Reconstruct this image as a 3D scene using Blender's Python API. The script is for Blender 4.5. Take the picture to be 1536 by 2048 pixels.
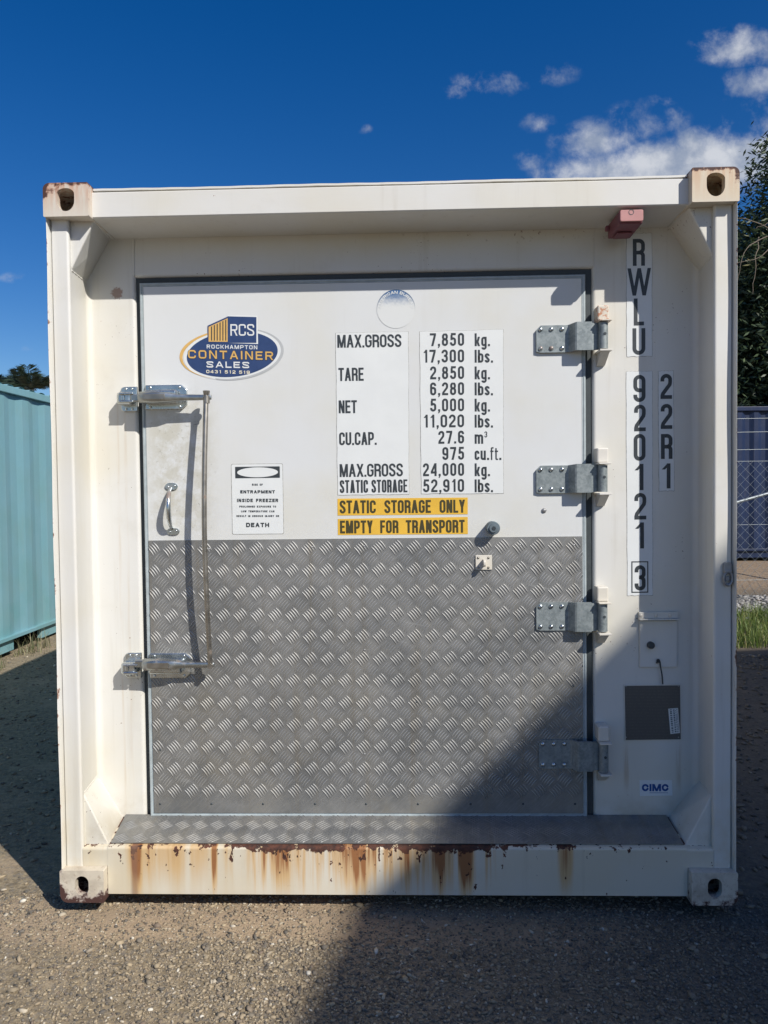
import bpy, bmesh, math, random
import numpy as np
from mathutils import Vector, Matrix

for o in list(bpy.data.objects):
    bpy.data.objects.remove(o, do_unlink=True)
SC = bpy.context.scene
COL = SC.collection
rnd = random.Random(7)

# ------------------------------------------------------------------ camera
CAM_C = np.array([0.05504538, -2.63728658, 1.48922073])
CAM_R = np.array([[0.99951652, -0.0291508, 0.01081492],
                  [0.02881979, 0.99914643, 0.02959444],
                  [-0.01166839, -0.02926844, 0.99950348]])      # columns: right, forward, up
FPX = 1490.0
cam_d = bpy.data.cameras.new('camera')
cam = bpy.data.objects.new('camera', cam_d)
COL.objects.link(cam)
cam_d.sensor_fit = 'HORIZONTAL'
cam_d.sensor_width = 36.0
cam_d.lens = FPX / 1536.0 * 36.0
cam_d.clip_end = 3000
cam_d.clip_start = 0.05
r, f, u = CAM_R[:, 0], CAM_R[:, 1], CAM_R[:, 2]
cam.matrix_world = Matrix(((r[0], u[0], -f[0], CAM_C[0]), (r[1], u[1], -f[1], CAM_C[1]),
                           (r[2], u[2], -f[2], CAM_C[2]), (0, 0, 0, 1)))
SC.camera = cam
SC.render.resolution_x, SC.render.resolution_y = 768, 1024

# ------------------------------------------------------------------ light
SUN_D = Vector((-0.97, 1.0, -1.14)).normalized()
SUN_EL = math.asin(-SUN_D.z)
SUN_AZ = math.atan2(-SUN_D.x, -SUN_D.y)           # clockwise from +Y
SUN_STRENGTH = 5.0
SKY_STRENGTH = 0.06
sd = bpy.data.lights.new('sun', 'SUN')
sd.energy = SUN_STRENGTH
sd.angle = math.radians(0.5)
sd.color = (1.0, 0.96, 0.90)
sun = bpy.data.objects.new('sun', sd)
COL.objects.link(sun)
sun.location = (8, -8, 12)
sun.rotation_euler = SUN_D.to_track_quat('-Z', 'Y').to_euler()
SC.view_settings.view_transform = 'Standard'
SC.view_settings.look = 'None'
SC.view_settings.gamma = 1
SC.view_settings.exposure = 0.0
SC.cycles.diffuse_bounces = 2


class V:
    """a node socket with arithmetic"""
    def __init__(s, nt, sock): s.nt, s.s = nt, sock
    def _m(s, op, *a, clamp=False):
        n = s.nt.nodes.new('ShaderNodeMath'); n.operation = op; n.use_clamp = clamp
        for i, x in enumerate((s,) + a):
            if isinstance(x, V): s.nt.links.new(x.s, n.inputs[i])
            else: n.inputs[i].default_value = x
        return V(s.nt, n.outputs[0])
    def __add__(s, o): return s._m('ADD', o)
    __radd__ = __add__
    def __sub__(s, o): return s._m('SUBTRACT', o)
    def __rsub__(s, o): return (s * -1.0) + o
    def __mul__(s, o): return s._m('MULTIPLY', o)
    __rmul__ = __mul__
    def __truediv__(s, o): return s._m('DIVIDE', o)
    def abs(s): return s._m('ABSOLUTE')
    def pow(s, o): return s._m('POWER', o)
    def max(s, o): return s._m('MAXIMUM', o)
    def min(s, o): return s._m('MINIMUM', o)
    def clamp(s): return s._m('ADD', 0.0, clamp=True)
    def ss(s, a, b, lo=0.0, hi=1.0):
        n = s.nt.nodes.new('ShaderNodeMapRange'); n.interpolation_type = 'SMOOTHSTEP'
        if a > b: a, b, lo, hi = b, a, hi, lo
        s.nt.links.new(s.s, n.inputs['Value'])
        n.inputs['From Min'].default_value = a; n.inputs['From Max'].default_value = b
        n.inputs['To Min'].default_value = lo; n.inputs['To Max'].default_value = hi
        return V(s.nt, n.outputs['Result'])


def sep(nt, sock):
    n = nt.nodes.new('ShaderNodeSeparateXYZ'); nt.links.new(sock, n.inputs[0])
    return [V(nt, n.outputs[i]) for i in range(3)]


def comb(nt, x, y, z):
    n = nt.nodes.new('ShaderNodeCombineXYZ')
    for i, a in enumerate((x, y, z)):
        if isinstance(a, V): nt.links.new(a.s, n.inputs[i])
        else: n.inputs[i].default_value = a
    return n.outputs[0]


def noise(nt, vec, scale=5.0, detail=4.0, rough=0.55, dist=0.0):
    n = nt.nodes.new('ShaderNodeTexNoise'); nt.links.new(vec, n.inputs['Vector'])
    n.inputs['Scale'].default_value = scale; n.inputs['Detail'].default_value = detail
    n.inputs['Roughness'].default_value = rough; n.inputs['Distortion'].default_value = dist
    return V(nt, n.outputs['Fac'])


def voro(nt, vec, scale, feature='F1', out='Distance'):
    n = nt.nodes.new('ShaderNodeTexVoronoi'); n.feature = feature
    nt.links.new(vec, n.inputs['Vector']); n.inputs['Scale'].default_value = scale
    return V(nt, n.outputs[out])


def mixc(nt, fac, a, b):
    n = nt.nodes.new('ShaderNodeMix'); n.data_type = 'RGBA'
    for inp, x in ((n.inputs[0], fac), (n.inputs[6], a), (n.inputs[7], b)):
        if isinstance(x, V): nt.links.new(x.s, inp)
        elif isinstance(x, (int, float)): inp.default_value = x
        elif isinstance(x, tuple): inp.default_value = (*x[:3], 1)
        else: nt.links.new(x, inp)
    return n.outputs[2]


# ------------------------------------------------------------------ world
def cam_dir(px, py):
    d = CAM_R @ np.array([(px - 768) / FPX, 1, -(py - 1024) / FPX])
    return d / np.linalg.norm(d)


w = bpy.data.worlds.new('World')
SC.world = w
w.use_nodes = True
nt = w.node_tree
nt.nodes.clear()
out = nt.nodes.new('ShaderNodeOutputWorld')
bg = nt.nodes.new('ShaderNodeBackground')
bg.inputs['Strength'].default_value = SKY_STRENGTH
nt.links.new(bg.outputs[0], out.inputs[0])
sky = nt.nodes.new('ShaderNodeTexSky')
sky.sky_type = 'NISHITA'
sky.sun_disc = False
sky.sun_elevation = SUN_EL
sky.sun_rotation = SUN_AZ
sky.altitude = 200
sky.air_density = 1.0
sky.dust_density = 0.7
sky.ozone_density = 3.0
hsv = nt.nodes.new('ShaderNodeHueSaturation')
hsv.inputs['Saturation'].default_value = 1.42
hsv.inputs['Value'].default_value = 1.62
hsv.inputs['Hue'].default_value = 0.512
nt.links.new(sky.outputs[0], hsv.inputs['Color'])
tc = nt.nodes.new('ShaderNodeTexCoord')
dx, dy, dz = sep(nt, tc.outputs['Generated'])
yy = dy.max(0.05)
gx, gz = dx / yy, dz / yy
gv = comb(nt, gx, gz, 0.0)
n1 = noise(nt, gv, 15.0, 11.0, 0.64, 0.12)
n2 = noise(nt, gv, 5.0, 5.0, 0.55)
# cumulus and wisps: centre and size of each bank of cloud in the sky, as directions
CLOUDS = [(1335, 338, 230, 60, 1.3), (1200, 290, 95, 50, .85), (1440, 325, 140, 66, 1.35), (1500, 92, 110, 42, .85), (1520, 165, 80, 36, .72),
          (1275, 255, 70, 60, .50), (975, 170, 90, 30, .52), (915, 185, 36, 24, .5), (1105, 148, 60, 28, .42), (1065, 320, 60, 26, .36),
          (1070, 245, 48, 26, .33), (1320, 205, 46, 20, .32), (1340, 245, 50, 40, .42), (40, 555, 50, 16, .34), (70, 700, 50, 14, .32), (728, 258, 22, 14, .32),
          (1700, 250, 240, 120, .8), (2100, 60, 260, 130, .8)]
tot = None
for px, py, rx, rz, amp in CLOUDS:
    d = cam_dir(px, py)
    cx, cz = d[0] / d[1], d[2] / d[1]
    a = (gx - cx) / (rx / FPX); b = (gz - cz) / (rz / FPX)
    m = (a * a + b * b).pow(0.5).ss(0.05, 1.5, amp, 0.0)
    tot = m if tot is None else tot.max(m)
dens = (tot + (n1 - 0.5) * 2.3 * tot.ss(0.0, .3) + (n2 - 0.5) * 0.5).ss(0.16, 1.1) * dy.ss(0.05, 0.2)
lit = noise(nt, comb(nt, gx, gz + 0.012, 0.3), 22.0, 6.0, 0.6)
mx = mixc(nt, lit.ss(0.35, 0.7), (5.6, 6.5, 8.2), (12.0, 12.3, 12.8))
fin = mixc(nt, dens * 0.86, hsv.outputs[0], mx)
nt.links.new(fin, bg.inputs['Color'])


# ------------------------------------------------------------------ helpers
def at(px, py, Y):
    """the point of the photograph's view that lies at depth Y, as (X, Y, Z)"""
    d = CAM_R @ np.array([(px - 768) / FPX, 1, -(py - 1024) / FPX])
    t = (Y - CAM_C[1]) / d[1]
    p = CAM_C + t * d
    return (float(p[0]), float(Y), float(p[2]))


def tag(o, label=None, cat=None, group=None, kind=None):
    if label: o['label'] = label
    if cat: o['category'] = cat
    if group: o['group'] = group
    if kind: o['kind'] = kind
    return o


def empty(name, loc=(0, 0, 0), rotz=0.0):
    o = bpy.data.objects.new(name, None)
    COL.objects.link(o)
    o.empty_display_size = 0.2
    o.location = loc
    o.rotation_euler = (0, 0, rotz)
    return o


class MB:
    def __init__(s): s.v, s.f, s.m, s.sm = [], [], [], []
    def add(s, verts, faces, mat=0, smooth=False):
        k = len(s.v)
        s.v.extend([tuple(p) for p in verts])
        for fc in faces:
            s.f.append(tuple(i + k for i in fc)); s.m.append(mat); s.sm.append(smooth)
        return s
    def bm(s, bm, mat=0, smooth=False):
        bm.verts.index_update()
        s.add([v.co[:] for v in bm.verts], [[v.index for v in fc.verts] for fc in bm.faces], mat, smooth)
        bm.free()
        return s
    def box(s, x0, x1, y0, y1, z0, z1, bev=0.0, seg=2, mat=0):
        bm = bmesh.new()
        vs = [bm.verts.new(p) for p in ((x0, y0, z0), (x1, y0, z0), (x1, y1, z0), (x0, y1, z0),
                                        (x0, y0, z1), (x1, y0, z1), (x1, y1, z1), (x0, y1, z1))]
        for fc in ((0, 3, 2, 1), (4, 5, 6, 7), (0, 1, 5, 4), (1, 2, 6, 5), (2, 3, 7, 6), (3, 0, 4, 7)):
            bm.faces.new([vs[i] for i in fc])
        if bev > 0:
            bmesh.ops.bevel(bm, geom=list(bm.edges), offset=bev, segments=seg, profile=0.5, affect='EDGES')
        return s.bm(bm, mat)
    def prism(s, poly, axis, a0, a1, mat=0, bev=0.0, seg=2, smooth=False):
        """polygon in the plane normal to the axis, drawn out along it: x:(y,z)  y:(x,z)  z:(x,y)"""
        def pt(p, a):
            return (a, p[0], p[1]) if axis == 'x' else (p[0], a, p[1]) if axis == 'y' else (p[0], p[1], a)
        bm = bmesh.new()
        A = [bm.verts.new(pt(p, a0)) for p in poly]
        B = [bm.verts.new(pt(p, a1)) for p in poly]
        n = len(poly)
        bm.faces.new(A); bm.faces.new(B[::-1])
        for i in range(n):
            bm.faces.new((A[i], B[i], B[(i + 1) % n], A[(i + 1) % n]))
        bmesh.ops.recalc_face_normals(bm, faces=list(bm.faces))
        if bev > 0:
            bmesh.ops.bevel(bm, geom=list(bm.edges), offset=bev, segments=seg, profile=0.5, affect='EDGES')
        return s.bm(bm, mat, smooth)
    def tube(s, pts, rad, n=10, mat=0, caps=True):
        pts = [Vector(p) for p in pts]
        if not hasattr(rad, '__len__'): rad = [rad] * len(pts)
        rings = []
        up = Vector((0.123, 0.456, 0.88)).normalized()
        for i, p in enumerate(pts):
            t = (pts[min(i + 1, len(pts) - 1)] - pts[max(i - 1, 0)]).normalized()
            a = t.cross(up)
            if a.length < 1e-3: a = t.cross(Vector((1, 0, 0)))
            a.normalize(); b = t.cross(a)
            up = b
            up = a.cross(t)
            rings.append([p + (a * math.cos(q) + b * math.sin(q)) * rad[i] for q in [2 * math.pi * k / n for k in range(n)]])
        vs = [q for rg in rings for q in rg]
        fs = []
        for i in range(len(pts) - 1):
            for k in range(n):
                fs.append((i * n + k, i * n + (k + 1) % n, (i + 1) * n + (k + 1) % n, (i + 1) * n + k))
        s.add(vs, fs, mat, True)
        if caps:
            k0 = (len(pts) - 1) * n
            s.add([vs[k] for k in range(n)], [tuple(range(n))[::-1]], mat)
            s.add([vs[k0 + k] for k in range(n)], [tuple(range(n))], mat)
        return s
    def cyl(s, p, q, rad, n=20, mat=0):
        return s.tube([p, q], rad, n, mat)
    def dome(s, c, rad, h, n=10, mat=0):
        """round bolt head that bulges towards -Y"""
        vs = [(c[0], c[1] - h, c[2])]; fs = []
        R = ((0.45, .93), (0.8, .66), (1.0, .25), (1.04, 0))
        for (k, e) in R:
            vs += [(c[0] + rad * k * math.cos(2 * math.pi * i / n), c[1] - h * e, c[2] + rad * k * math.sin(2 * math.pi * i / n)) for i in range(n)]
        for i in range(n): fs.append((0, 1 + i, 1 + (i + 1) % n))
        for g in range(len(R) - 1):
            for i in range(n):
                fs.append((1 + g * n + i, 1 + (g + 1) * n + i, 1 + (g + 1) * n + (i + 1) % n, 1 + g * n + (i + 1) % n))
        return s.add(vs, fs, mat, True)
    def holed(s, outer, hole, y0, y1, mat=0):
        """plate in XZ with one hole, from y0 to y1"""
        cx = sum(p[0] for p in hole) / len(hole); cz = sum(p[1] for p in hole) / len(hole)
        def hit(loop, a):
            dx_, dz_ = math.cos(a), math.sin(a); best = None
            for k in range(len(loop)):
                p, q = loop[k], loop[(k + 1) % len(loop)]
                ex, ez = q[0] - p[0], q[1] - p[1]
                den = dx_ * ez - dz_ * ex
                if abs(den) < 1e-12: continue
                t_ = ((p[0] - cx) * ez - (p[1] - cz) * ex) / den
                u_ = ((p[0] - cx) * dz_ - (p[1] - cz) * dx_) / den
                if t_ > 0 and -1e-6 <= u_ <= 1 + 1e-6: best = t_ if best is None else max(best, t_)
            return (cx + dx_ * best, cz + dz_ * best)
        an = sorted({round(math.atan2(p[1] - cz, p[0] - cx), 5) for p in list(outer) + list(hole)})
        outer = [hit(outer, a) for a in an]; hole = [hit(hole, a) for a in an]
        n = len(an)
        s.add([(p[0], y0, p[1]) for p in outer + hole], [(i, (i + 1) % n, n + (i + 1) % n, n + i) for i in range(n)], mat)
        s.add([(p[0], y1, p[1]) for p in outer + hole], [(n + i, n + (i + 1) % n, (i + 1) % n, i) for i in range(n)], mat)
        for loop in (outer, hole):
            n = len(loop)
            s.add([(p[0], y0, p[1]) for p in loop] + [(p[0], y1, p[1]) for p in loop],
                  [(i, (i + 1) % n, n + (i + 1) % n, n + i) for i in range(n)], mat)
        return s
    def build(s, name, mats, parent=None, recalc=False, smooth_angle=None):
        me = bpy.data.meshes.new(name)
        me.from_pydata(s.v, [], s.f)
        if not isinstance(mats, (list, tuple)): mats = [mats]
        for m in mats: me.materials.append(m)
        me.polygons.foreach_set('material_index', s.m)
        me.polygons.foreach_set('use_smooth', s.sm)
        if recalc:
            bm = bmesh.new(); bm.from_mesh(me)
            bmesh.ops.recalc_face_normals(bm, faces=list(bm.faces))
            bm.to_mesh(me); bm.free()
        me.update()
        o = bpy.data.objects.new(name, me)
        COL.objects.link(o)
        if parent: o.parent = parent
        return o


def rrect(x0, x1, z0, z1, rads, n=6):
    """rounded rectangle; rads = bottom-left, bottom-right, top-right, top-left"""
    P = []
    for (cx, cz, sx, sz, a0, rr) in ((x0, z0, 1, 1, 180, rads[0]), (x1, z0, -1, 1, 270, rads[1]), (x1, z1, -1, -1, 0, rads[2]), (x0, z1, 1, -1, 90, rads[3])):
        if rr <= 0: P.append((cx, cz)); continue
        for k in range(n + 1):
            a = math.radians(a0 + 90 * k / n)
            P.append((cx + sx * rr + rr * math.cos(a), cz + sz * rr + rr * math.sin(a)))
    return P


def mesh_np(name, verts, faces, mat, parent=None, attr=None, smooth=False):
    """mesh from numpy arrays, all faces with the same corner count"""
    me = bpy.data.meshes.new(name)
    nv, (nf, k) = len(verts), faces.shape
    me.vertices.add(nv); me.vertices.foreach_set('co', verts.astype(np.float32).ravel())
    me.loops.add(nf * k); me.loops.foreach_set('vertex_index', faces.astype(np.int32).ravel())
    me.polygons.add(nf)
    me.polygons.foreach_set('loop_start', np.arange(0, nf * k, k, dtype=np.int32))
    if smooth: me.polygons.foreach_set('use_smooth', np.ones(nf, dtype=bool))
    me.update(calc_edges=True)
    if attr is not None:
        a = me.attributes.new('tint', 'FLOAT', 'POINT')
        a.data.foreach_set('value', attr.astype(np.float32))
    me.materials.append(mat)
    me.validate()
    o = bpy.data.objects.new(name, me)
    COL.objects.link(o)
    if parent: o.parent = parent
    return o


# ------------------------------------------------------------------ materials
def mat_new(name):
    m = bpy.data.materials.new(name)
    m.use_nodes = True
    nt = m.node_tree
    nt.nodes.clear()
    o = nt.nodes.new('ShaderNodeOutputMaterial')
    b = nt.nodes.new('ShaderNodeBsdfPrincipled')
    nt.links.new(b.outputs[0], o.inputs[0])
    tc = nt.nodes.new('ShaderNodeTexCoord')
    return m, nt, b, tc.outputs['Object']


def setin(nt, sock, v):
    if isinstance(v, V): nt.links.new(v.s, sock)
    elif isinstance(v, (int, float)): sock.default_value = v
    elif isinstance(v, tuple): sock.default_value = (*v[:3], 1)
    else: nt.links.new(v, sock)


def bump(nt, b, h, strength=0.3, dist=0.002):
    n = nt.nodes.new('ShaderNodeBump')
    n.inputs['Strength'].default_value = strength
    n.inputs['Distance'].default_value = dist
    nt.links.new(h.s, n.inputs['Height'])
    nt.links.new(n.outputs[0], b.inputs['Normal'])


def simple(name, col, rough=0.5, metal=0.0, vary=0.12, scale=30.0, spec=0.5, bumpy=0.0):
    m, nt, b, ob = mat_new(name)
    n = noise(nt, ob, scale, 5.0, 0.6)
    dark = tuple(c * (1 - vary) for c in col); lite = tuple(min(1, c * (1 + vary)) for c in col)
    setin(nt, b.inputs['Base Color'], mixc(nt, n.ss(0.3, 0.7), dark, lite))
    setin(nt, b.inputs['Roughness'], n * 0.2 + (rough - 0.1))
    b.inputs['Metallic'].default_value = metal
    b.inputs['Specular IOR Level'].default_value = spec
    if bumpy: bump(nt, b, n, bumpy, 0.002)
    return m


RUST_D, RUST_O, RUST_Y = (0.055, 0.022, 0.014), (0.30, 0.10, 0.028), (0.52, 0.33, 0.14)


def paint(name, base, grime=0.5, chips=0.5, rough=0.42, extra=None):
    """weathered gloss paint: faint cloudy tint, drip marks, small rusty chips"""
    m, nt, b, ob = mat_new(name)
    x, y, z = sep(nt, ob)
    c1 = noise(nt, ob, 2.3, 4.0, 0.5)
    col = mixc(nt, c1.ss(0.35, 0.7), tuple(c * k for c, k in zip(base, (1.0, 1.0, 1.02))), tuple(c * k for c, k in zip(base, (0.97, 0.94, 0.88))))
    drip = noise(nt, comb(nt, x * 26.0, y * 26.0, z * 1.3), 1.0, 5.0, 0.6)
    film = noise(nt, ob, 7.0, 6.0, 0.65)
    col = mixc(nt, (drip.ss(0.55, 0.78) * 0.22 + film.ss(0.55, 0.8) * 0.15) * grime, col, (0.38, 0.33, 0.24))
    ch = noise(nt, ob, 46.0, 3.0, 0.7) + (noise(nt, ob, 4.0, 3.0, 0.6) - 0.5) * 0.35
    if chips:
        col = mixc(nt, ch.ss(0.80 - 0.02 * chips, 0.83 - 0.02 * chips) * 0.85, col, RUST_O)
        col = mixc(nt, ch.ss(0.825 - 0.02 * chips, 0.85 - 0.02 * chips), col, RUST_D)
    rg = film * 0.25 + rough - 0.12
    if extra: col, rg = extra(nt, ob, x, y, z, col, rg)
    setin(nt, b.inputs['Base Color'], col)
    setin(nt, b.inputs['Roughness'], rg)
    b.inputs['Specular IOR Level'].default_value = 0.4
    bump(nt, b, film + c1 * 6.0, 0.16, 0.003)
    return m


WHITE = (0.70, 0.69, 0.64)


def edge_rust_post(nt, ob, x, y, z, col, rg):
    ax = x.abs()
    n = noise(nt, ob, 30.0, 5.0, 0.7)
    n2 = noise(nt, comb(nt, x, y, z * 0.35), 9.0, 4.0, 0.6)
    e = (ax.ss(1.206, 1.217) * 0.55 + (n - 0.5) * 1.1 + (n2 - 0.5) * 1.2)
    col = mixc(nt, e.ss(0.62, 0.70) * 0.8, col, RUST_O)
    col = mixc(nt, e.ss(0.66, 0.76), col, (0.10, 0.045, 0.03))
    lowgrime = z.ss(0.55, 0.1) * noise(nt, ob, 12.0, 5.0, 0.6).ss(0.4, 0.75)
    col = mixc(nt, lowgrime * 0.35, col, (0.55, 0.42, 0.22))
    return col, rg


def casting_rust(nt, ob, x, y, z, col, rg):
    n = noise(nt, ob, 26.0, 6.0, 0.7)
    st = noise(nt, comb(nt, x * 60.0, y * 60.0, z * 6.0), 1.0, 4.0, 0.6)
    # rust that has run down from the top edges, and knocked-off paint on the outer corners
    top = z.ss(2.50, 2.592)
    low = z.ss(0.085, 0.0) * 0.9
    edge = x.abs().ss(1.190, 1.221) * 0.75
    col = mixc(nt, (z.ss(2.46, 2.592) * 0.95 + 0.08) * st.ss(0.30, 0.62) * 0.8, col, (0.55, 0.33, 0.22))
    col = mixc(nt, x.ss(.3, .8) * low * n.ss(.4, .6) * .8, col, (.30, .21, .13))
    col = mixc(nt, x.ss(0.0, .5) * top.max(z.ss(2.45, 2.5)) * 0.3, col, (0.66, 0.50, 0.27))
    gp = noise(nt, ob, 12.0, 6.0, .7)
    col = mixc(nt, z.ss(.2, .1) * gp.ss(.42, .62) * .6, col, (.42, .36, .28))
    col = mixc(nt, z.ss(.2, .1) * noise(nt, ob, 38.0, 5.0, .7).ss(.56, .64) * .55, col, (.30, .22, .15))
    k = (top * 0.40 + z.ss(2.574, 2.589) * .3 + edge * 0.6 + low * 0.62 + z.ss(.12, .0) * x.ss(0, -.3) * .22 + (n - 0.5) * 2.3 + (st - .5) * .7 * top)
    col = mixc(nt, k.ss(0.42, 0.60) * 0.8, col, mixc(nt, top, (0.36, 0.29, 0.25), (0.33, 0.15, 0.09)))
    col = mixc(nt, k.ss(0.56, 0.72), col, (0.075, 0.035, 0.028))
    return col, rg + k.ss(0.4, 0.6) * 0.3


SILL_TOP = 0.188


def sill_rust(nt, ob, x, y, z, col, rg):
    dn = (z * -1.0 + SILL_TOP) / 0.17                                   # 0 at the top edge, 1 at the bottom
    s1 = noise(nt, comb(nt, x * 34.0, z * 1.1, 0.0), 1.0, 4.0, 0.6)
    s2 = noise(nt, comb(nt, x * 9.0, z * 0.5, 3.0), 1.0, 3.0, 0.55)
    n = noise(nt, ob, 40.0, 5.0, 0.7)
    nb = noise(nt, ob, 14.0, 4.0, 0.6)
    # where along the sill the rust has taken hold
    big = None
    for cx, wd, am in ((-0.945, 0.02, 1.0), (-0.66, 0.012, .85), (-0.80, 0.05, .45), (-0.72, .04, .4), (-0.14, 0.055, 1.0), (0.17, 0.04, .95), (0.26, 0.03, 1.0), (0.62, 0.028, .95), (-.40, .12, .32), (.05, .08, .5), (-.86, .10, .45)):
        g = ((x - cx).abs() / wd).ss(0.25, 1.5, am, 0.0)
        big = g if big is None else big.max(g)
    zone = x.ss(-0.70, -0.45) * x.ss(0.46, 0.33)
    fall = dn.ss(0.0, 1.35, 1.0, 0.12)
    lefty = x.ss(0.1, -0.9)
    stain = (big * (0.75 + (s1 - 0.5) * 1.3) + zone * s1.ss(0.38, 0.75) * 0.6 + s2.ss(.42, .75) * .34 * lefty + s1.ss(.55, .8) * .3 * lefty) * fall
    col = mixc(nt, s2.ss(0.35, 0.7) * 0.5 * lefty + 0.14, col, (0.58, 0.46, 0.27))
    col = mixc(nt, stain.ss(0.06, 0.42) * 0.72, col, (0.60, 0.36, 0.13))
    col = mixc(nt, (stain * (s1 * 0.9 + 0.5)).ss(0.34, 0.72) * 0.85, col, (0.26, 0.085, 0.022))
    # the raw dark edge where the paint has flaked off, thickest in the middle
    band = zone * 0.10 + (x.ss(-1.0, -0.7) * x.ss(.75, .4)) * 0.028 + ((x - 0.62).abs() / .05).ss(.4, 1.2, .09, 0.0)
    fl = dn * -1.0 + band + (nb - 0.5) * 0.42 + (n - 0.5) * 0.46 + (s1 - .5) * .22 - 0.06
    flake = fl.ss(0.0, 0.02)
    ch = noise(nt, comb(nt, x * 40.0, y * 40.0, z * 26.0), 1.0, 3.0, 0.65) + (s2 - 0.5) * 0.3 + dn.ss(0.6, 0.0) * 0.09 + zone * 0.04
    chip = ch.ss(0.71, 0.73)
    col = mixc(nt, flake.max(chip), col, mixc(nt, n.ss(0.35, 0.7), (0.042, 0.022, 0.018), (0.13, 0.05, 0.03)))
    col = mixc(nt, ((x + 0.957).abs() / 0.016).ss(0.3, 1.2, 0.6, 0.0), col, (0.24, 0.13, 0.085))
    return col, rg + (flake.max(chip)) * 0.35 + stain * 0.2


def wall_marks(nt, ob, x, y, z, col, rg):
    # rub mark upper left, run-down stains under the data plate, dark dirt where wall meets sill
    n = noise(nt, ob, 90.0, 4.0, 0.7)
    q = (((x + 1.055) / 0.03).pow(2.0) + ((z - 2.266) / 0.03).pow(2.0)).pow(0.5)
    col = mixc(nt, (q.ss(1.35, 0.3) + (n - 0.5) * 1.7).ss(0.45, 0.8) * 0.8, col, (0.33, 0.19, 0.13))
    dr = noise(nt, comb(nt, x * 120.0, y * 5.0, z * 5.0), 1.0, 3.0, 0.6)
    for cx in (0.90, 1.10):
        g = ((x - cx).abs() / 0.012).ss(0.2, 1.3, 1.0, 0.0) * z.ss(0.28, 0.38) * z.ss(0.53, 0.45)
        col = mixc(nt, g * dr.ss(.3, .7) * 0.55, col, (0.40, 0.26, 0.12))
    m2 = noise(nt, ob, 9.0, 5.0, 0.6)
    base = z.ss(0.33, 0.20) * m2.ss(0.3, 0.7)
    col = mixc(nt, base * 0.55, col, (0.40, 0.33, 0.21))
    for cx in (-1.065, -1.035):                                          # thin drips from the latch keepers
        g = ((x - cx).abs() / 0.008).ss(0.1, 1.2, 1.0, 0.0) * z.ss(1.90, 1.83) * dr.ss(.35, .75)
        col = mixc(nt, g * 0.35, col, (0.52, 0.40, 0.26))
    sp = noise(nt, ob, 110.0, 2.0, 0.5) + (noise(nt, ob, 5.0, 2.0, .5) - .5) * .4
    col = mixc(nt, sp.ss(0.745, 0.775), col, (0.15, 0.08, 0.05))
    top = (x - 0.87).abs().ss(1.3, 0.0) * z.ss(2.40, 2.47) * noise(nt, ob, 60.0, 4.0, .7).ss(.6, .68)
    col = mixc(nt, top * 0.8, col, (0.16, 0.07, 0.04))
    return col, rg


M = {}
M['paint'] = paint('white_paint', WHITE, 0.8, 1.6)
M['post'] = paint('white_paint_post', WHITE, 0.9, 2.0, extra=edge_rust_post)
M['cast'] = paint('white_paint_casting', (0.66, 0.61, 0.51), 1.0, 0.6, extra=casting_rust)
M['sill'] = paint('white_paint_sill', (0.69, 0.655, 0.555), 1.0, 0.3, extra=sill_rust)
M['wall'] = paint('white_paint_wall', WHITE, 0.9, 1.2, extra=wall_marks)


def door_marks(nt, ob, x, y, z, col, rg):
    # hand dirt by the latch side and the scuffs where the rod rubs
    n = noise(nt, ob, 20.0, 7.0, 0.72)
    area = ((x + 0.82) / 0.15).abs().ss(0.4, 1.25, 1.0, 0.0) * ((z - 1.58) / 0.30).abs().ss(0.55, 1.2, 1.0, 0.0)
    col = mixc(nt, area * n.ss(0.30, 0.62) * 0.62, col, (0.46, 0.43, 0.33))
    col = mixc(nt, area * noise(nt, ob, 70.0, 5.0, .7).ss(0.60, 0.72) * 0.6, col, (0.22, 0.21, 0.16))
    sc = noise(nt, comb(nt, x * 22.0, y, z * 190.0), 1.0, 3.0, 0.6)
    sa = ((x + 0.765) / 0.04).abs().ss(0.4, 1.2, 1.0, 0.0) * ((z - 1.755) / 0.07).abs().ss(0.4, 1.2, 1.0, 0.0)
    col = mixc(nt, sa * sc.ss(0.60, 0.68) * 0.75, col, (0.13, 0.13, 0.12))
    fl = noise(nt, comb(nt, x * 6.0, y, z * 2.0), 1.0, 5.0, .6)
    col = mixc(nt, fl.ss(.5, .8) * .12, col, (0.52, 0.52, 0.47))
    return col, rg


M['door'] = paint('white_door_skin', (0.68, 0.69, 0.67), 0.25, 0.0, 0.34, extra=door_marks)
M['seal'] = simple('black_rubber_seal', (0.045, 0.055, 0.058), 0.6)
M['trim'] = simple('grey_door_trim', (0.40, 0.45, 0.46), 0.45, 0.0, 0.1)


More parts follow.
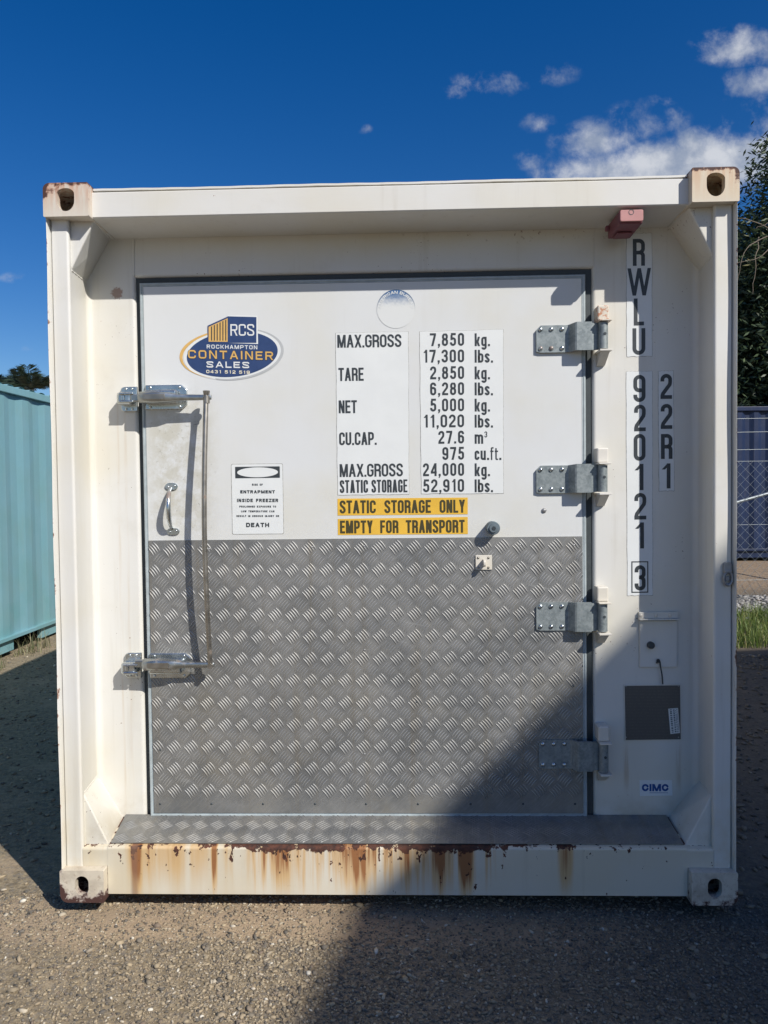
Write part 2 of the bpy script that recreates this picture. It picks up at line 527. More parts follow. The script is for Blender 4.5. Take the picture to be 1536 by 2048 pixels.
def checker_mat():
    m, nt, b, ob = mat_new('checker_plate_aluminium')
    x, y, z = sep(nt, ob)
    n = noise(nt, ob, 5.0, 6.0, 0.65)
    br = noise(nt, comb(nt, (x + z) * 14.0, y * 5.0, (x - z) * 240.0), 1.0, 4.0, 0.7)
    br2 = noise(nt, comb(nt, (x - z) * 12.0, y * 5.0, (x + z) * 200.0), 1.0, 4.0, 0.7)
    col = mixc(nt, n.ss(0.3, 0.7), (0.20, 0.205, 0.205), (0.32, 0.315, 0.30))
    col = mixc(nt, br.ss(0.45, 0.8) * 0.45, col, (0.50, 0.50, 0.48))
    col = mixc(nt, br2.ss(0.5, 0.8) * 0.25, col, (0.16, 0.165, 0.17))
    dust = noise(nt, ob, 3.0, 6.0, 0.7)
    col = mixc(nt, dust.ss(0.45, 0.75) * 0.5 * z.ss(1.3, 0.5) + 0.05, col, (0.37, 0.33, 0.25))
    top_ = y.ss(.2314, .2298) * z.ss(.23, .26) * noise(nt, ob, 1.7, 4.0, .6).ss(.25, .7, .35, 1.0)
    col = mixc(nt, top_ * 0.8, col, (0.62, 0.61, 0.585))
    sc = noise(nt, comb(nt, x * 3.0, y, z * 60.0 + x * 14.0), 1.0, 3.0, .6)
    col = mixc(nt, sc.ss(.66, .72) * .3, col, (.5, .5, .48))
    run = noise(nt, comb(nt, x * 24.0, y, z * .9), 1.0, 4.0, .6)
    col = mixc(nt, run.ss(.52, .75) * .4, col, (.25, .215, .16))
    setin(nt, b.inputs['Base Color'], col)
    b.inputs['Metallic'].default_value = 0.55
    setin(nt, b.inputs['Roughness'], n * 0.2 + 0.34 + br * .12)
    bump(nt, b, br * 0.6 + br2 * 0.6, 0.22, 0.001)
    return m


M['checker'] = checker_mat()


def galv():
    m, nt, b, ob = mat_new('galvanised_steel')
    v = voro(nt, ob, 120.0, 'F1', 'Color')
    n = noise(nt, ob, 34.0, 6.0, 0.7)
    col = mixc(nt, (v * 0.22 + n * 0.85).ss(0.25, 0.85), (0.18, 0.21, 0.215), (0.345, 0.38, 0.38))
    col = mixc(nt, noise(nt, ob, 60.0, 5.0, .75).ss(.58, .72) * .6, col, (0.12, 0.135, 0.135))
    setin(nt, b.inputs['Base Color'], col)
    b.inputs['Metallic'].default_value = 0.35
    setin(nt, b.inputs['Roughness'], n * 0.25 + 0.38)
    bump(nt, b, n, 0.25, 0.002)
    return m


def chrome(name, base, rough, rusty=0.3):
    m, nt, b, ob = mat_new(name)
    n = noise(nt, ob, 22.0, 4.0, 0.55)
    col = mixc(nt, n.ss(0.3, 0.7), tuple(c * .75 for c in base), base)
    r = n + (noise(nt, ob, 9.0, 3.0, .6) - .5) * .8
    col = mixc(nt, r.ss(0.66 - rusty * .2, 0.80 - rusty * .2) * .8, col, (0.19, 0.12, 0.085))
    setin(nt, b.inputs['Base Color'], col)
    setin(nt, b.inputs['Metallic'], r.ss(0.66 - rusty * .2, 0.80 - rusty * .2, .95, .2))
    setin(nt, b.inputs['Roughness'], n * 0.3 + rough)
    bump(nt, b, n, 0.05, 0.001)
    return m


M['galv'] = galv()
M['chrome'] = chrome('pitted_chrome', (0.62, 0.66, 0.67), 0.12, 0.15)
M['arm'] = chrome('worn_chrome_arm', (0.46, 0.48, 0.47), 0.2, 0.42)
M['rod'] = chrome('dull_steel_rod', (0.42, 0.39, 0.34), 0.28, 0.1)
M['bracket'] = paint('white_paint_bracket', (0.70, 0.67, 0.60), 1.0, 1.5)


def rusty_bracket():
    def ex(nt, ob, x, y, z, col, rg):
        n = noise(nt, ob, 70.0, 5.0, 0.75)
        return mixc(nt, n.ss(0.47, 0.60) * 0.85, col, (0.50, 0.17, 0.06)), rg
    return paint('rust_spotted_bracket', (0.70, 0.66, 0.58), 1.0, 1.5, extra=ex)


M['rustbr'] = rusty_bracket()
M['ink'] = simple('black_lettering', (0.038, 0.045, 0.05), 0.45, vary=0.06)
M['sticker'] = simple('white_vinyl', (0.735, 0.75, 0.735), 0.4, vary=0.02, scale=9)
M['stickeredge'] = simple('dirty_vinyl_edge', (0.30, 0.29, 0.26), 0.6, vary=0.5, scale=60)
M['yellow'] = simple('yellow_vinyl', (0.78, 0.47, 0.055), 0.4, vary=0.06, scale=12)
M['yink'] = simple('olive_black_lettering', (0.06, 0.05, 0.018), 0.45, vary=0.06)
M['navy'] = simple('navy_print', (0.030, 0.058, 0.155), 0.4, vary=0.08)
M['gold'] = simple('gold_print', (0.68, 0.42, 0.13), 0.4, vary=0.06)
M['greyp'] = simple('grey_print', (0.46, 0.47, 0.47), 0.4, vary=0.06)
M['ivory'] = simple('ivory_print', (0.80, 0.74, 0.58), 0.4, vary=0.04)
M['blueink'] = simple('blue_lettering', (0.016, 0.075, 0.27), 0.4, vary=0.05)
M['pink'] = simple('lit_red_plastic', (0.50, 0.235, 0.22), 0.5, vary=0.10, scale=14)  # horn's sunlit front, the light put into its colour
M['maroon'] = simple('shaded_red_plastic', (0.20, 0.068, 0.085), 0.5, vary=0.14, scale=14)  # horn's body, the roof beam's shade put into its colour
M['dark'] = simple('dark_plastic', (0.045, 0.055, 0.062), 0.5, vary=0.15)
M['grey'] = simple('grey_rubber', (0.13, 0.165, 0.185), 0.55, vary=0.15)
M['greyalu'] = simple('grey_metal', (0.33, 0.33, 0.33), 0.5, 0.5, 0.2)
M['underside'] = simple('dark_underside', (0.02, 0.02, 0.02), 0.9)


def plate_mat():
    m, nt, b, ob = mat_new('engraved_data_plate')
    x, y, z = sep(nt, ob)
    rows = (z * 520.0)._m('SINE')
    wd = noise(nt, comb(nt, x * 120.0, 0.0, (z * 82.8)._m('FLOOR')), 1.0, 2.0, 0.5)
    t = rows.ss(0.1, 0.6) * wd.ss(0.45, 0.55)
    setin(nt, b.inputs['Base Color'], mixc(nt, t * 0.3, (0.125, 0.125, 0.125), (0.19, 0.19, 0.185)))
    b.inputs['Metallic'].default_value = 0.5
    b.inputs['Roughness'].default_value = 0.42
    return m


M['plate'] = plate_mat()


# ------------------------------------------------------------------ stroke lettering
def arc(cx, cy, rx, ry, a0, a1, n=7):
    return [(cx + rx * math.cos(math.radians(a0 + (a1 - a0) * k / n)), cy + ry * math.sin(math.radians(a0 + (a1 - a0) * k / n))) for k in range(n + 1)]


def strip(pts, t, closed=False):
    q = [pts[0]]
    for p in pts[1:]:
        if math.hypot(p[0] - q[-1][0], p[1] - q[-1][1]) > 1e-7: q.append(p)
    if closed and math.hypot(q[0][0] - q[-1][0], q[0][1] - q[-1][1]) < 1e-7: q.pop()
    n = len(q); L = []; R = []
    for i in range(n):
        a = q[i - 1] if (closed or i > 0) else None
        b = q[(i + 1) % n] if (closed or i < n - 1) else None
        def nrm(p, s):
            d = math.hypot(s[0] - p[0], s[1] - p[1]); return (-(s[1] - p[1]) / d, (s[0] - p[0]) / d)
        n1 = nrm(a, q[i]) if a else None
        n2 = nrm(q[i], b) if b else None
        n1 = n1 or n2; n2 = n2 or n1
        m = (n1[0] + n2[0], n1[1] + n2[1])
        k = m[0] * n1[0] + m[1] * n1[1]
        k = max(k, 0.5)
        m = (m[0] / k * t / 2, m[1] / k * t / 2)
        L.append((q[i][0] + m[0], q[i][1] + m[1])); R.append((q[i][0] - m[0], q[i][1] - m[1]))
    polys = []
    for i in range(n if closed else n - 1):
        j = (i + 1) % n
        polys.append([R[i], R[j], L[j], L[i]])
    return polys


def glyph(c, w, h, t, rad):
    """list of polygons for one letter w wide, h tall, stroke t, corner radius rad"""
    x0, x1, y0, y1 = t / 2, w - t / 2, t / 2, h - t / 2
    xm, ym = w / 2, h / 2
    R = min(rad, (x1 - x0) / 2)
    out = []
    def S(p, closed=False): out.extend(strip(p, t, closed))
    def bar(a, b, cc, d): out.append([(a, cc), (b, cc), (b, d), (a, d)])
    def sl(xa, ya, xb, yb, tw): out.append([(xa, ya), (xa + tw, ya), (xb + tw, yb), (xb, yb)] if yb > ya else [(xb, yb), (xb + tw, yb), (xa + tw, ya), (xa, ya)])
    TR = lambda X=x1, Y=y1, r=R: arc(X - r, Y - r, r, r, 0, 90)
    TL = lambda X=x0, Y=y1, r=R: arc(X + r, Y - r, r, r, 90, 180)
    BL = lambda X=x0, Y=y0, r=R: arc(X + r, Y + r, r, r, 180, 270)
    BR = lambda X=x1, Y=y0, r=R: arc(X - r, Y + r, r, r, 270, 360)
    dg = t * 1.06
    if c in 'O0Q': S(TR() + TL() + BL() + BR(), True)
    elif c == 'D': S(TR() + [(x0, y1), (x0, y0)] + BR(), True)
    elif c == 'C': S([(x1, .655 * h)] + TR() + TL() + BL() + BR() + [(x1, .345 * h)])
    elif c == 'G':
        S([(x1, .68 * h)] + TR() + TL() + BL() + BR() + [(x1, .50 * h)]); bar(w * .53, w, .42 * h, .42 * h + t * .9)
    elif c == 'S':
        k = min(R, h * .2)
        S([(x1, .70 * h)] + TR(r=k) + TL(r=k) + [(x0, .72 * h), (x0 + .10 * w, .60 * h), (x1 - .10 * w, .42 * h), (x1, .30 * h)] + arc(x1 - k, y0 + k, k, k, 0, -90) + arc(x0 + k, y0 + k, k, k, 270, 180) + [(x0, .30 * h)])
    elif c == 'U': S([(x0, h)] + BL() + BR() + [(x1, h)])
    elif c == 'J': S([(x0, .3 * h)] + BL() + BR() + [(x1, h)])
    elif c in 'PRB':
        k = min(R, h * .2); q = .49 * h if c != 'P' else .44 * h
        bar(0, t, 0, h)
        S([(t, y1)] + arc(x1 - k, y1 - k, k, k, 90, 0) + arc(x1 - k, q + k, k, k, 0, -90) + [(t, q)])
        if c == 'R' and w > .6 * h: sl(w - dg, 0, xm - dg * .3, q, dg)
        elif c == 'R': S([(xm, q)] + arc(x1 - k * .8, q - k * .8, k * .8, k * .8, 90, 0) + [(x1, 0)])
        if c == 'B': S([(t, q)] + arc(x1 - k, q - k, k, k, 90, 0) + arc(x1 - k, y0 + k, k, k, 0, -90) + [(t, y0)])
    elif c in 'EF':
        bar(0, t, 0, h); bar(t, w, h - t, h); bar(t, w * .9, ym - t / 2 + .02 * h, ym + t / 2 + .02 * h)
        if c == 'E': bar(t, w, 0, t)
    elif c == 'L': bar(0, t, 0, h); bar(t, w, 0, t)
    elif c == 'T': bar(0, w, h - t, h); bar(xm - t / 2, xm + t / 2, 0, h - t)
    elif c == 'I': bar(0, w, 0, h)
    elif c == 'H': bar(0, t, 0, h); bar(w - t, w, 0, h); bar(t, w - t, ym - t / 2, ym + t / 2)
    elif c == 'A':
        sl(0, 0, xm - dg / 2, h, dg); sl(w - dg, 0, xm - dg / 2, h, dg)
        bar(w * .2, w * .8, .24 * h, .24 * h + t * .85)
    elif c == 'V': sl(xm - dg / 2, 0, 0, h, dg); sl(xm - dg / 2, 0, w - dg, h, dg)
    elif c == 'W':
        a, b = w * .29 - dg / 2, w * .71 - dg / 2
        sl(a, 0, 0, h, dg); sl(a, 0, xm - dg / 2, h, dg); sl(b, 0, xm - dg / 2, h, dg); sl(b, 0, w - dg, h, dg)
    elif c == 'M':
        bar(0, t, 0, h); bar(w - t, w, 0, h); sl(xm - dg / 2, 0, t * .15, h, dg); sl(xm - dg / 2, 0, w - dg - t * .15, h, dg)
    elif c == 'N': bar(0, t, 0, h); bar(w - t, w, 0, h); sl(w - dg - t * .1, 0, t * .1, h, dg)
    elif c == 'K':
        bar(0, t, 0, h); sl(t * .8, .36 * h, w - dg, h, dg); sl(w - dg, 0, w * .42 - dg / 2, .56 * h, dg)
    elif c == 'X': sl(0, 0, w - dg, h, dg); sl(w - dg, 0, 0, h, dg)
    elif c == 'Y': bar(xm - t / 2, xm + t / 2, 0, .45 * h); sl(xm - dg / 2, .42 * h, 0, h, dg); sl(xm - dg / 2, .42 * h, w - dg, h, dg)
    elif c == 'Z': bar(0, w, h - t, h); bar(0, w, 0, t); sl(0, t, w - dg, h - t, dg)
    elif c == '1': bar(w * .5, w * .5 + t, 0, h); sl(w * .06, .76 * h, w * .5, h * .97, t * .9)
    elif c == '2':
        k = min(R, h * .24)
        S([(x0, .70 * h)] + arc(x0 + k, y1 - k, k, k, 180, 90) + arc(x1 - k, y1 - k, k, k, 90, 0) + [(x1, .66 * h), (x1 - .04 * w, .57 * h), (x0 + .06 * w, .22 * h), (x0, t * .9)]); bar(0, w, 0, t)
    elif c == '3':
        k = min(R, h * .2); q = .52 * h
        S([(x0, .72 * h)] + arc(x0 + k, y1 - k, k, k, 180, 90) + arc(x1 - k, y1 - k, k, k, 90, 0) + arc(x1 - k, q + k, k, k, 0, -90) + [(xm * .8, q)])
        S([(xm * .8, q)] + arc(x1 - k, q - k, k, k, 90, 0) + arc(x1 - k, y0 + k, k, k, 0, -90) + arc(x0 + k, y0 + k, k, k, 270, 180) + [(x0, .28 * h)])
    elif c == '4': bar(w * .62, w * .62 + t, 0, h); bar(0, w, .2 * h, .2 * h + t); sl(0, .2 * h + t, w * .62, h, dg)
    elif c == '5':
        k = min(R, h * .22)
        bar(t * .5, w * .96, h - t, h); bar(t * .3, t * 1.3, .46 * h, h - t)
        S([(t * .4, .55 * h), (x0 + k, .585 * h)] + arc(x1 - k, .585 * h - k, k, k, 90, 0) + arc(x1 - k, y0 + k, k, k, 0, -90) + arc(x0 + k, y0 + k, k, k, 270, 180) + [(x0, .28 * h)])
    elif c in '69':
        k = min(R, h * .22)
        P = [(x1, .73 * h)] + TR(r=k) + TL(r=k) + BL(r=k) + BR(r=k) + arc(x1 - k, .57 * h - k, k, k, 0, 90) + [(x0 + t * .3, .565 * h)]
        if c == '9': P = [(w - a, h - b) for a, b in P]
        S(P)
    elif c == '7': bar(0, w, h - t, h); sl(w * .2, 0, w - dg, h - t, dg)
    elif c == '8':
        k = min(R, h * .19); q = .52 * h; e = w * .03
        S(TR(x1 - e, y1, k) + TL(x0 + e, y1, k) + BL(x0 + e, q, k) + BR(x1 - e, q, k), True)
        S(TR(x1, q, k) + TL(x0, q, k) + BL(x0, y0, k) + BR(x1, y0, k), True)
    elif c == '.': bar(0, w, 0, t * 1.05)
    elif c == ',': bar(0, w, 0, t * 1.05); sl(-w * .1, -.14 * h, w * .35, 0, w * .6)
    elif c in 'kgblsmcuft':
        X = .73 * h; k = min(R, X * .3); top = X - t / 2
        if c == 'l': bar(0, w, 0, h)
        elif c == 'k': bar(0, t, 0, h); sl(t * .8, .28 * h, w - dg, X, dg); sl(w - dg, 0, w * .42 - dg / 2, .46 * h, dg)
        elif c == 'b': bar(0, t, 0, h); S(arc(x1 - k, top - k, k, k, 0, 90) + arc(x0 + k, top - k, k, k, 90, 180) + BL(r=k) + BR(r=k), True)
        elif c == 'g':
            S(arc(x1 - k, top - k, k, k, 0, 90) + arc(x0 + k, top - k, k, k, 90, 180) + BL(r=k) + BR(r=k), True)
            S([(x1, X)] + arc(x1 - k, -.2 * h + k, k, k, 0, -90) + arc(x0 + k, -.2 * h + k, k, k, 270, 190))
        elif c == 'c': S([(x1, X * .66)] + arc(x1 - k, top - k, k, k, 0, 90) + arc(x0 + k, top - k, k, k, 90, 180) + BL(r=k) + BR(r=k) + [(x1, X * .34)])
        elif c == 's':
            S([(x1, X * .72)] + arc(x1 - k, top - k, k, k, 0, 90) + arc(x0 + k, top - k, k, k, 90, 180) + [(x0, .70 * X), (x1, .32 * X)] + arc(x1 - k, y0 + k, k, k, 0, -90) + arc(x0 + k, y0 + k, k, k, 270, 180) + [(x0, X * .28)])
        elif c == 'u': S([(x0, X)] + BL(r=k) + BR(r=k)); bar(w - t, w, 0, X)
        elif c == 'm':
            bar(0, t, 0, X); k2 = min(k, (xm - x0) / 2)
            S([(x0, X * .6)] + arc(x0 + k2, top - k2, k2, k2, 180, 90) + arc(xm - k2, top - k2, k2, k2, 90, 0) + [(xm, 0)])
            S([(xm, X * .6)] + arc(xm + k2, top - k2, k2, k2, 180, 90) + arc(x1 - k2, top - k2, k2, k2, 90, 0) + [(x1, 0)])
        elif c == 'f': S([(w, h - t / 2)] + arc(w * .38 + k * .7, h - t / 2 - k * .7, k * .7, k * .7, 90, 180) + [(w * .38, 0)]); bar(0, w, X - t, X)
        elif c == 't': S([(w * .38, h * .92)] + arc(w * .38 + k * .7, y0 + k * .7, k * .7, k * .7, 180, 270) + [(w, y0)]); bar(0, w, X - t, X)
    return out


RELW = {'I': 'i', 'l': 'i', '.': 'd', ',': 'd', ' ': 's', '1': .72, 'W': 1.55, 'M': 1.28, 'm': 1.45, 'f': .62, 't': .62, 's': .9, 'c': .9, 'E': .88, 'F': .86, 'L': .82, 'T': .95, 'A': 1.08, 'X': 1.08, 'V': 1.05, 'J': .85}


def lay(mb, text, xa, xb, zb, h, t, Y, mat=0, gap=0.5, space=1.0, rad=0.5, za=None, path=None):
    """set a line of lettering between xa and xb on the plane Y, baseline zb, cap height h, stroke t"""
    fixed = 0.0; rel = 0.0
    for i, c in enumerate(text):
        r_ = RELW.get(c, 1.0)
        if r_ == 'i': fixed += t
        elif r_ == 'd': fixed += t * 1.0
        elif r_ == 's': fixed += t * 2.2 * space
        else: rel += r_
    g = gap * t
    fixed += g * (len(text) - 1)
    unit = (xb - xa - fixed) / max(rel, 1e-6) if rel else 0
    x = xa; k = 0
    for c in text:
        r_ = RELW.get(c, 1.0)
        wd = t if r_ in ('i', 'd') else t * 2.2 * space if r_ == 's' else r_ * unit
        if c != ' ':
            for p in glyph(c, wd, h, min(t, wd * .42) if r_ not in ('i', 'd') else t, rad * wd):
                sl_ = ((za - zb) / (xb - xa)) if za is not None else 0.0
                yo = Y - 0.00004 * (k % 5); k += 1
                if path is None:
                    vs = [(x + a, yo, zb + b + sl_ * (x + a - xa)) for a, b in p]
                else:
                    vs = [path(x + a, b, yo) for a, b in p]
                mb.add(vs, [tuple(range(len(p)))], mat)
        x += wd + g


def sheet(mb, quad, Y, mat=0, thick=0.0006):
    """thin vinyl sheet: quad = 4 (x,z) corners counter-clockwise from lower left"""
    n = len(quad)
    mb.add([(p[0], Y, p[1]) for p in quad] + [(p[0], Y + thick, p[1]) for p in quad],
           [tuple(range(n))] + [(i, n + i, n + (i + 1) % n, (i + 1) % n) for i in range(n)], mat)


def q4(Y, *pts):
    return [(at(px, py, Y)[0], at(px, py, Y)[2]) for px, py in pts]


def line_px(mb, text, pxa, pxb, ptop, pbase, t_px, Y, mat, gap=.5, space=1., rad=.5, pbase_b=None):
    a = at(pxa, pbase, Y); b = at(pxb, pbase if pbase_b is None else pbase_b, Y); c = at(pxa, ptop, Y)
    lay(mb, text, a[0], b[0], a[2], c[2] - a[2], t_px * (Y + 2.637) / FPX, Y, mat, gap, space, rad, za=b[2])


# ================================================================== THE WHITE CONTAINER
W2, H = 1.219, 2.591
YF, YW, YD = 0.035, 0.245, 0.235          # front of posts and beams, recessed wall, door skin
root = empty('shipping_container')
tag(root, 'white refrigerated container whose end door is half checker plate, rust streaked along its sill', 'shipping container')


def casting(sx, top):
    z0, z1 = (H - .118, H) if top else (0.0, .118)
    xo, xi = sx * W2, sx * (W2 - .162)
    a, b = min(xo, xi), max(xo, xi)
    rr = [0.004] * 4
    oc = ((1 if sx > 0 else 0) if not top else (2 if sx > 0 else 3))
    rr[oc] = 0.022 if top else 0.03
    outer = rrect(a, b, z0, z1, rr)
    cx = (a + b) / 2 - sx * 0.0
    cz = (z0 + z1) / 2 + (0.002 if top else .005)
    if top: hole = [(cx + p[0], cz + p[1]) for p in arc(0, -.006, .0315, .037, 180, 360, 12) + [(.0315, .018)] + arc(0, .018, .0315, .02, 12, 168, 8) + [(-.0315, .018)]]
    else: hole = rrect(cx - .025, cx + .025, cz - .036, cz + .034, [.025] * 4, 8)
    mb = MB()
    mb.holed(outer, hole, 0.0, 0.026)
    inner = [(cx + (p[0] - cx) * .74, (z0 + z1) / 2 + (p[1] - (z0 + z1) / 2) * .70) for p in outer]
    mb.holed(outer, inner, 0.0262, 0.178)
    mb.add([(p[0], 0.15, p[1]) for p in inner], [tuple(range(len(inner)))])
    return mb.build('corner_casting', M['cast'], root, recalc=False)


for sx in (-1, 1):
    for top in (True, False):
        casting(sx, top)


def fillet(p, q, s, rr, n=5):
    """round the corner q of the path p-q-s"""
    p, q, s = Vector(p), Vector(q), Vector(s)
    a, b = (p - q).normalized(), (s - q).normalized()
    ang = a.angle(b); d = rr / math.tan(ang / 2)
    P0, P1 = q + a * d, q + b * d
    c = q + (a + b).normalized() * (rr / math.sin(ang / 2))
    v0, v1 = P0 - c, P1 - c
    th = v0.angle(v1)
    res = []
    for k in range(n + 1):
        s_ = k / n
        res.append(tuple(c + (v0 * math.sin((1 - s_) * th) + v1 * math.sin(s_ * th)) / math.sin(th)))
    return res


def post(sx):
    A, B, C_ = (1.2085, YF), (1.1455, YF), (1.172, YW)
    pts = [(1.2185, 0.178), (1.2185, .020)] + [(1.218, .014), (1.2162, .0115), (1.2142, .0135), (1.2128, .024), (1.2105, YF + .016)]
    pts += fillet((1.2105, YF + .016), (1.2085, YF), B, .0045, 4)
    pts += fillet(A, B, C_, .009, 5)
    pts += fillet(B, (1.172, YW), (1.10, YW), .022, 6)
    pts += [(1.149, YW + .03), (1.2, YW + .03)]
    pts = [(sx * x, y) for x, y in pts]
    mb = MB()
    n = len(pts)
    zs = [0.118 + (H - .236) * k / 24 for k in range(25)]
    vs = []
    for z in zs:
        for (x, y) in pts:
            wob = 0.0009 * math.sin(z * 9.0 + sx) * (1 if abs(x) > 1.212 else 0)      # the lip is a little dented
            vs.append((x + wob, y + wob * 1.5, z))
    fs = []
    for k in range(24):
        for i in range(n):
            j = (i + 1) % n
            fs.append((k * n + i, k * n + j, (k + 1) * n + j, (k + 1) * n + i))
    mb.add(vs, fs)
    mb.add(vs[:n], [tuple(range(n))]); mb.add(vs[-n:], [tuple(range(n))])
    return mb.build('corner_post', M['post'], root, recalc=True)


post(-1); post(1)

# roof beam over the recess, with its lip
zH = 2.4768
mb = MB()
mb.prism([(YF, zH + .004), (YF + .004, zH), (YW + .02, zH - .005), (YW + .02, 2.575), (YF + .016, 2.575), (YF + .016, 2.5685), (YF + .003, 2.5685), (YF, 2.5655)], 'x', -W2 + .162, W2 - .162)
mb.prism([(YF, zH + .004), (YF + .004, zH), (YW + .02, zH - .005), (YW + .02, 2.49), (0.18, 2.49), (0.18, zH + .001), (YF + .1, zH + .001)], 'x', -W2 + .045, -W2 + .16)
mb.prism([(YF, zH + .004), (YF + .004, zH), (YW + .02, zH - .005), (YW + .02, 2.49), (0.18, 2.49), (0.18, zH + .001), (YF + .1, zH + .001)], 'x', W2 - .16, W2 - .045)
nl = 60
vs = []
for k in range(nl + 1):
    x = -W2 + .164 + (2 * W2 - .328) * k / nl
    dzv = 0.0005 * math.sin(k * 1.7) + 0.0008 * math.sin(k * .31 + 1)
    for (y, z) in ((YF + .006, 2.5755 + dzv), (YF + .006, 2.5825 + dzv), (0.30, 2.584), (0.30, 2.5755)):
        vs.append((x, y, z))
mb.add(vs, [(k * 4 + i, k * 4 + (i + 1) % 4, (k + 1) * 4 + (i + 1) % 4, (k + 1) * 4 + i) for k in range(nl) for i in range(4)])
mb.build('roof_beam', M['paint'], root, recalc=True)

# sill beam, with the sloping tread behind it
zS = SILL_TOP
XI = 1.145
mb = MB()
prof = [(YF, .0145)] + fillet((YF, 0.014), (YF, zS), (YF + .06, zS + .012), .010, 5) + [(YF + .03, zS + .006), (YW + .01, .213), (YW + .01, .0145)]
mb.prism(prof, 'x', -1.0555, 1.0555)
for sx in (-1, 1):
    prof2 = [(YF + .001, .1185)] + fillet((YF + .001, 0.014), (YF + .001, zS - .004), (YF + .06, zS + .008), .010, 5) + [(YF + .03, zS + .003), (YW + .01, .21), (YW + .01, .1185)]
    a, b = sorted((sx * 1.0556, sx * 1.1475))
    mb.prism(prof2, 'x', a, b)
sill = mb.build('sill', M['sill'], root, recalc=True)


def add_bars(mb, groups, plane, L=.046, wd=.0058, hh=.0016, nb=5, sp=.0096, ext=None, mat=0):
    """raised lens bars: groups = (u, v, angle) ; plane(u, v, height) -> 3D"""
    st = (-1, -.72, -.36, 0, .36, .72, 1)
    for (gu, gv_, ang) in groups:
        ca, sa = math.cos(ang), math.sin(ang)
        for b in range(nb):
            o = (b - (nb - 1) / 2) * sp
            vs = []
            ok = True
            for s in st:
                e = math.sqrt(max(0, 1 - s * s))
                bow = (1 - s * s) * .0028
                for side, hv in ((-1, 0.0), (0, hh * e), (1, 0.0)):
                    d = side * wd / 2 * (e * .9 + .05)
                    lu, lv = s * L / 2, o + d + bow
                    U, Vv = gu + lu * ca - lv * sa, gv_ + lu * sa + lv * ca
                    if ext:
                        if U < ext[0] or U > ext[1]: ok = ok and not (s == 0)
                        U = min(max(U, ext[0]), ext[1]); Vv = min(max(Vv, ext[2]), ext[3])
                    vs.append(plane(U, Vv, hv))
            if not ok: continue
            fs = []
            for i in range(len(st) - 1):
                for k in range(2):
                    fs.append((i * 3 + k, i * 3 + k + 1, i * 3 + k + 4, i * 3 + k + 3))
            mb.add(vs, fs, mat, True)


# checker tread plate lying on the sill
zt0, zt1 = zS + .0065, .2165
y0t, y1t = YF + .018, YW - .002
mb = MB()
fl, fr, bl, br = at(222, 1684, y0t)[0], at(1367, 1681, y0t)[0], at(252, 1638, y1t)[0], at(1332, 1640, y1t)[0]


def tread(U, v, h):
    k = (v - y0t) / (y1t - y0t)
    return (U, v, zt0 + (zt1 - zt0) * k + .0028 + h)


mb.add([tread(fl, y0t, 0), tread(fr, y0t, 0), tread(br, y1t, 0), tread(bl, y1t, 0),
        tread(fl, y0t, -.0026), tread(fr, y0t, -.0026), tread(br, y1t, -.0026), tread(bl, y1t, -.0026)],
       [(0, 1, 2, 3), (4, 5, 1, 0), (5, 6, 2, 1), (6, 7, 3, 2), (7, 4, 0, 3)])
gs = []
for i in range(-40, 41):
    for j in range(3):
        for k in range(2):
            uu = i * .0678 + k * .0339; vv = y0t + .03 + j * .0864 + k * .0432
            kk = (vv - y0t) / (y1t - y0t)
            if vv < y1t - .015 and fl + (bl - fl) * kk + .03 < uu < fr + (br - fr) * kk - .03:
                gs.append((uu, vv, math.radians(-42 if k else 42)))
add_bars(mb, gs, tread, L=.046, wd=.0056, hh=.0034, sp=.0110, ext=(fl, fr, y0t + .004, y1t - .004))
mb.build('tread_plate', M['checker'], sill)


# corner gussets
def gusset(sx, top):
    yf, yb = .058, YW
    if sx < 0:
        if top: A, B, A2, B2 = at(143, 541, yf), at(189, 438, yf), at(180, 566, yb), at(220, 470, yb)
        else: A, B, A2, B2 = at(168, 1586, yf), at(217, 1673, yf), at(199, 1549, yb), at(249, 1630, yb)
    else:
        if top: A, B, A2, B2 = at(1424, 512, yf), at(1377, 412, yf), at(1384, 545, yb), at(1338, 455, yb)
        else: A, B, A2, B2 = at(1424, 1588, yf), at(1370, 1674, yf), at(1386, 1560, yb), at(1334, 1632, yb)
    xw = sx * 1.17
    zc = zH + .001 if top else min(B[2], .20) - .012
    zc2 = zH - .004 if top else .20
    a1 = (sx * 1.150, yf, A[2]); b1 = (B[0], yf, zc if top else zc + .0); c1 = (sx * 1.150, yf, zc)
    a2 = (sx * 1.174, yb, A2[2]); b2 = (B2[0], yb, zc2); c2 = (sx * 1.174, yb, zc2)
    bm = bmesh.new()
    v = [bm.verts.new(p) for p in (a1, b1, c1, a2, b2, c2)]
    bm.faces.new((v[0], v[1], v[2])); bm.faces.new((v[3], v[5], v[4]))
    e = bm.faces.new((v[0], v[3], v[4], v[1])); bm.faces.new((v[1], v[4], v[5], v[2])); bm.faces.new((v[2], v[5], v[3], v[0]))
    bmesh.ops.recalc_face_normals(bm, faces=list(bm.faces))
    ed = [x for x in bm.edges if {x.verts[0], x.verts[1]} == {v[0], v[1]}]
    bmesh.ops.bevel(bm, geom=ed, offset=.006, segments=3, profile=.5, affect='EDGES')
    mb = MB().bm(bm)
    # the weld bead round it
    for p, q in ((a1, a2), (b1, b2)):
        pts = [Vector(p).lerp(Vector(q), k / 14) + Vector((0.001 * math.sin(k * 2.3), 0, 0.001 * math.sin(k * 3.1))) for k in range(15)]
        mb.tube(pts, .0042, 6)
    return mb.build('gusset', M['wall'], root)


for sx in (-1, 1):
    for top in (True, False):
        gusset(sx, top)

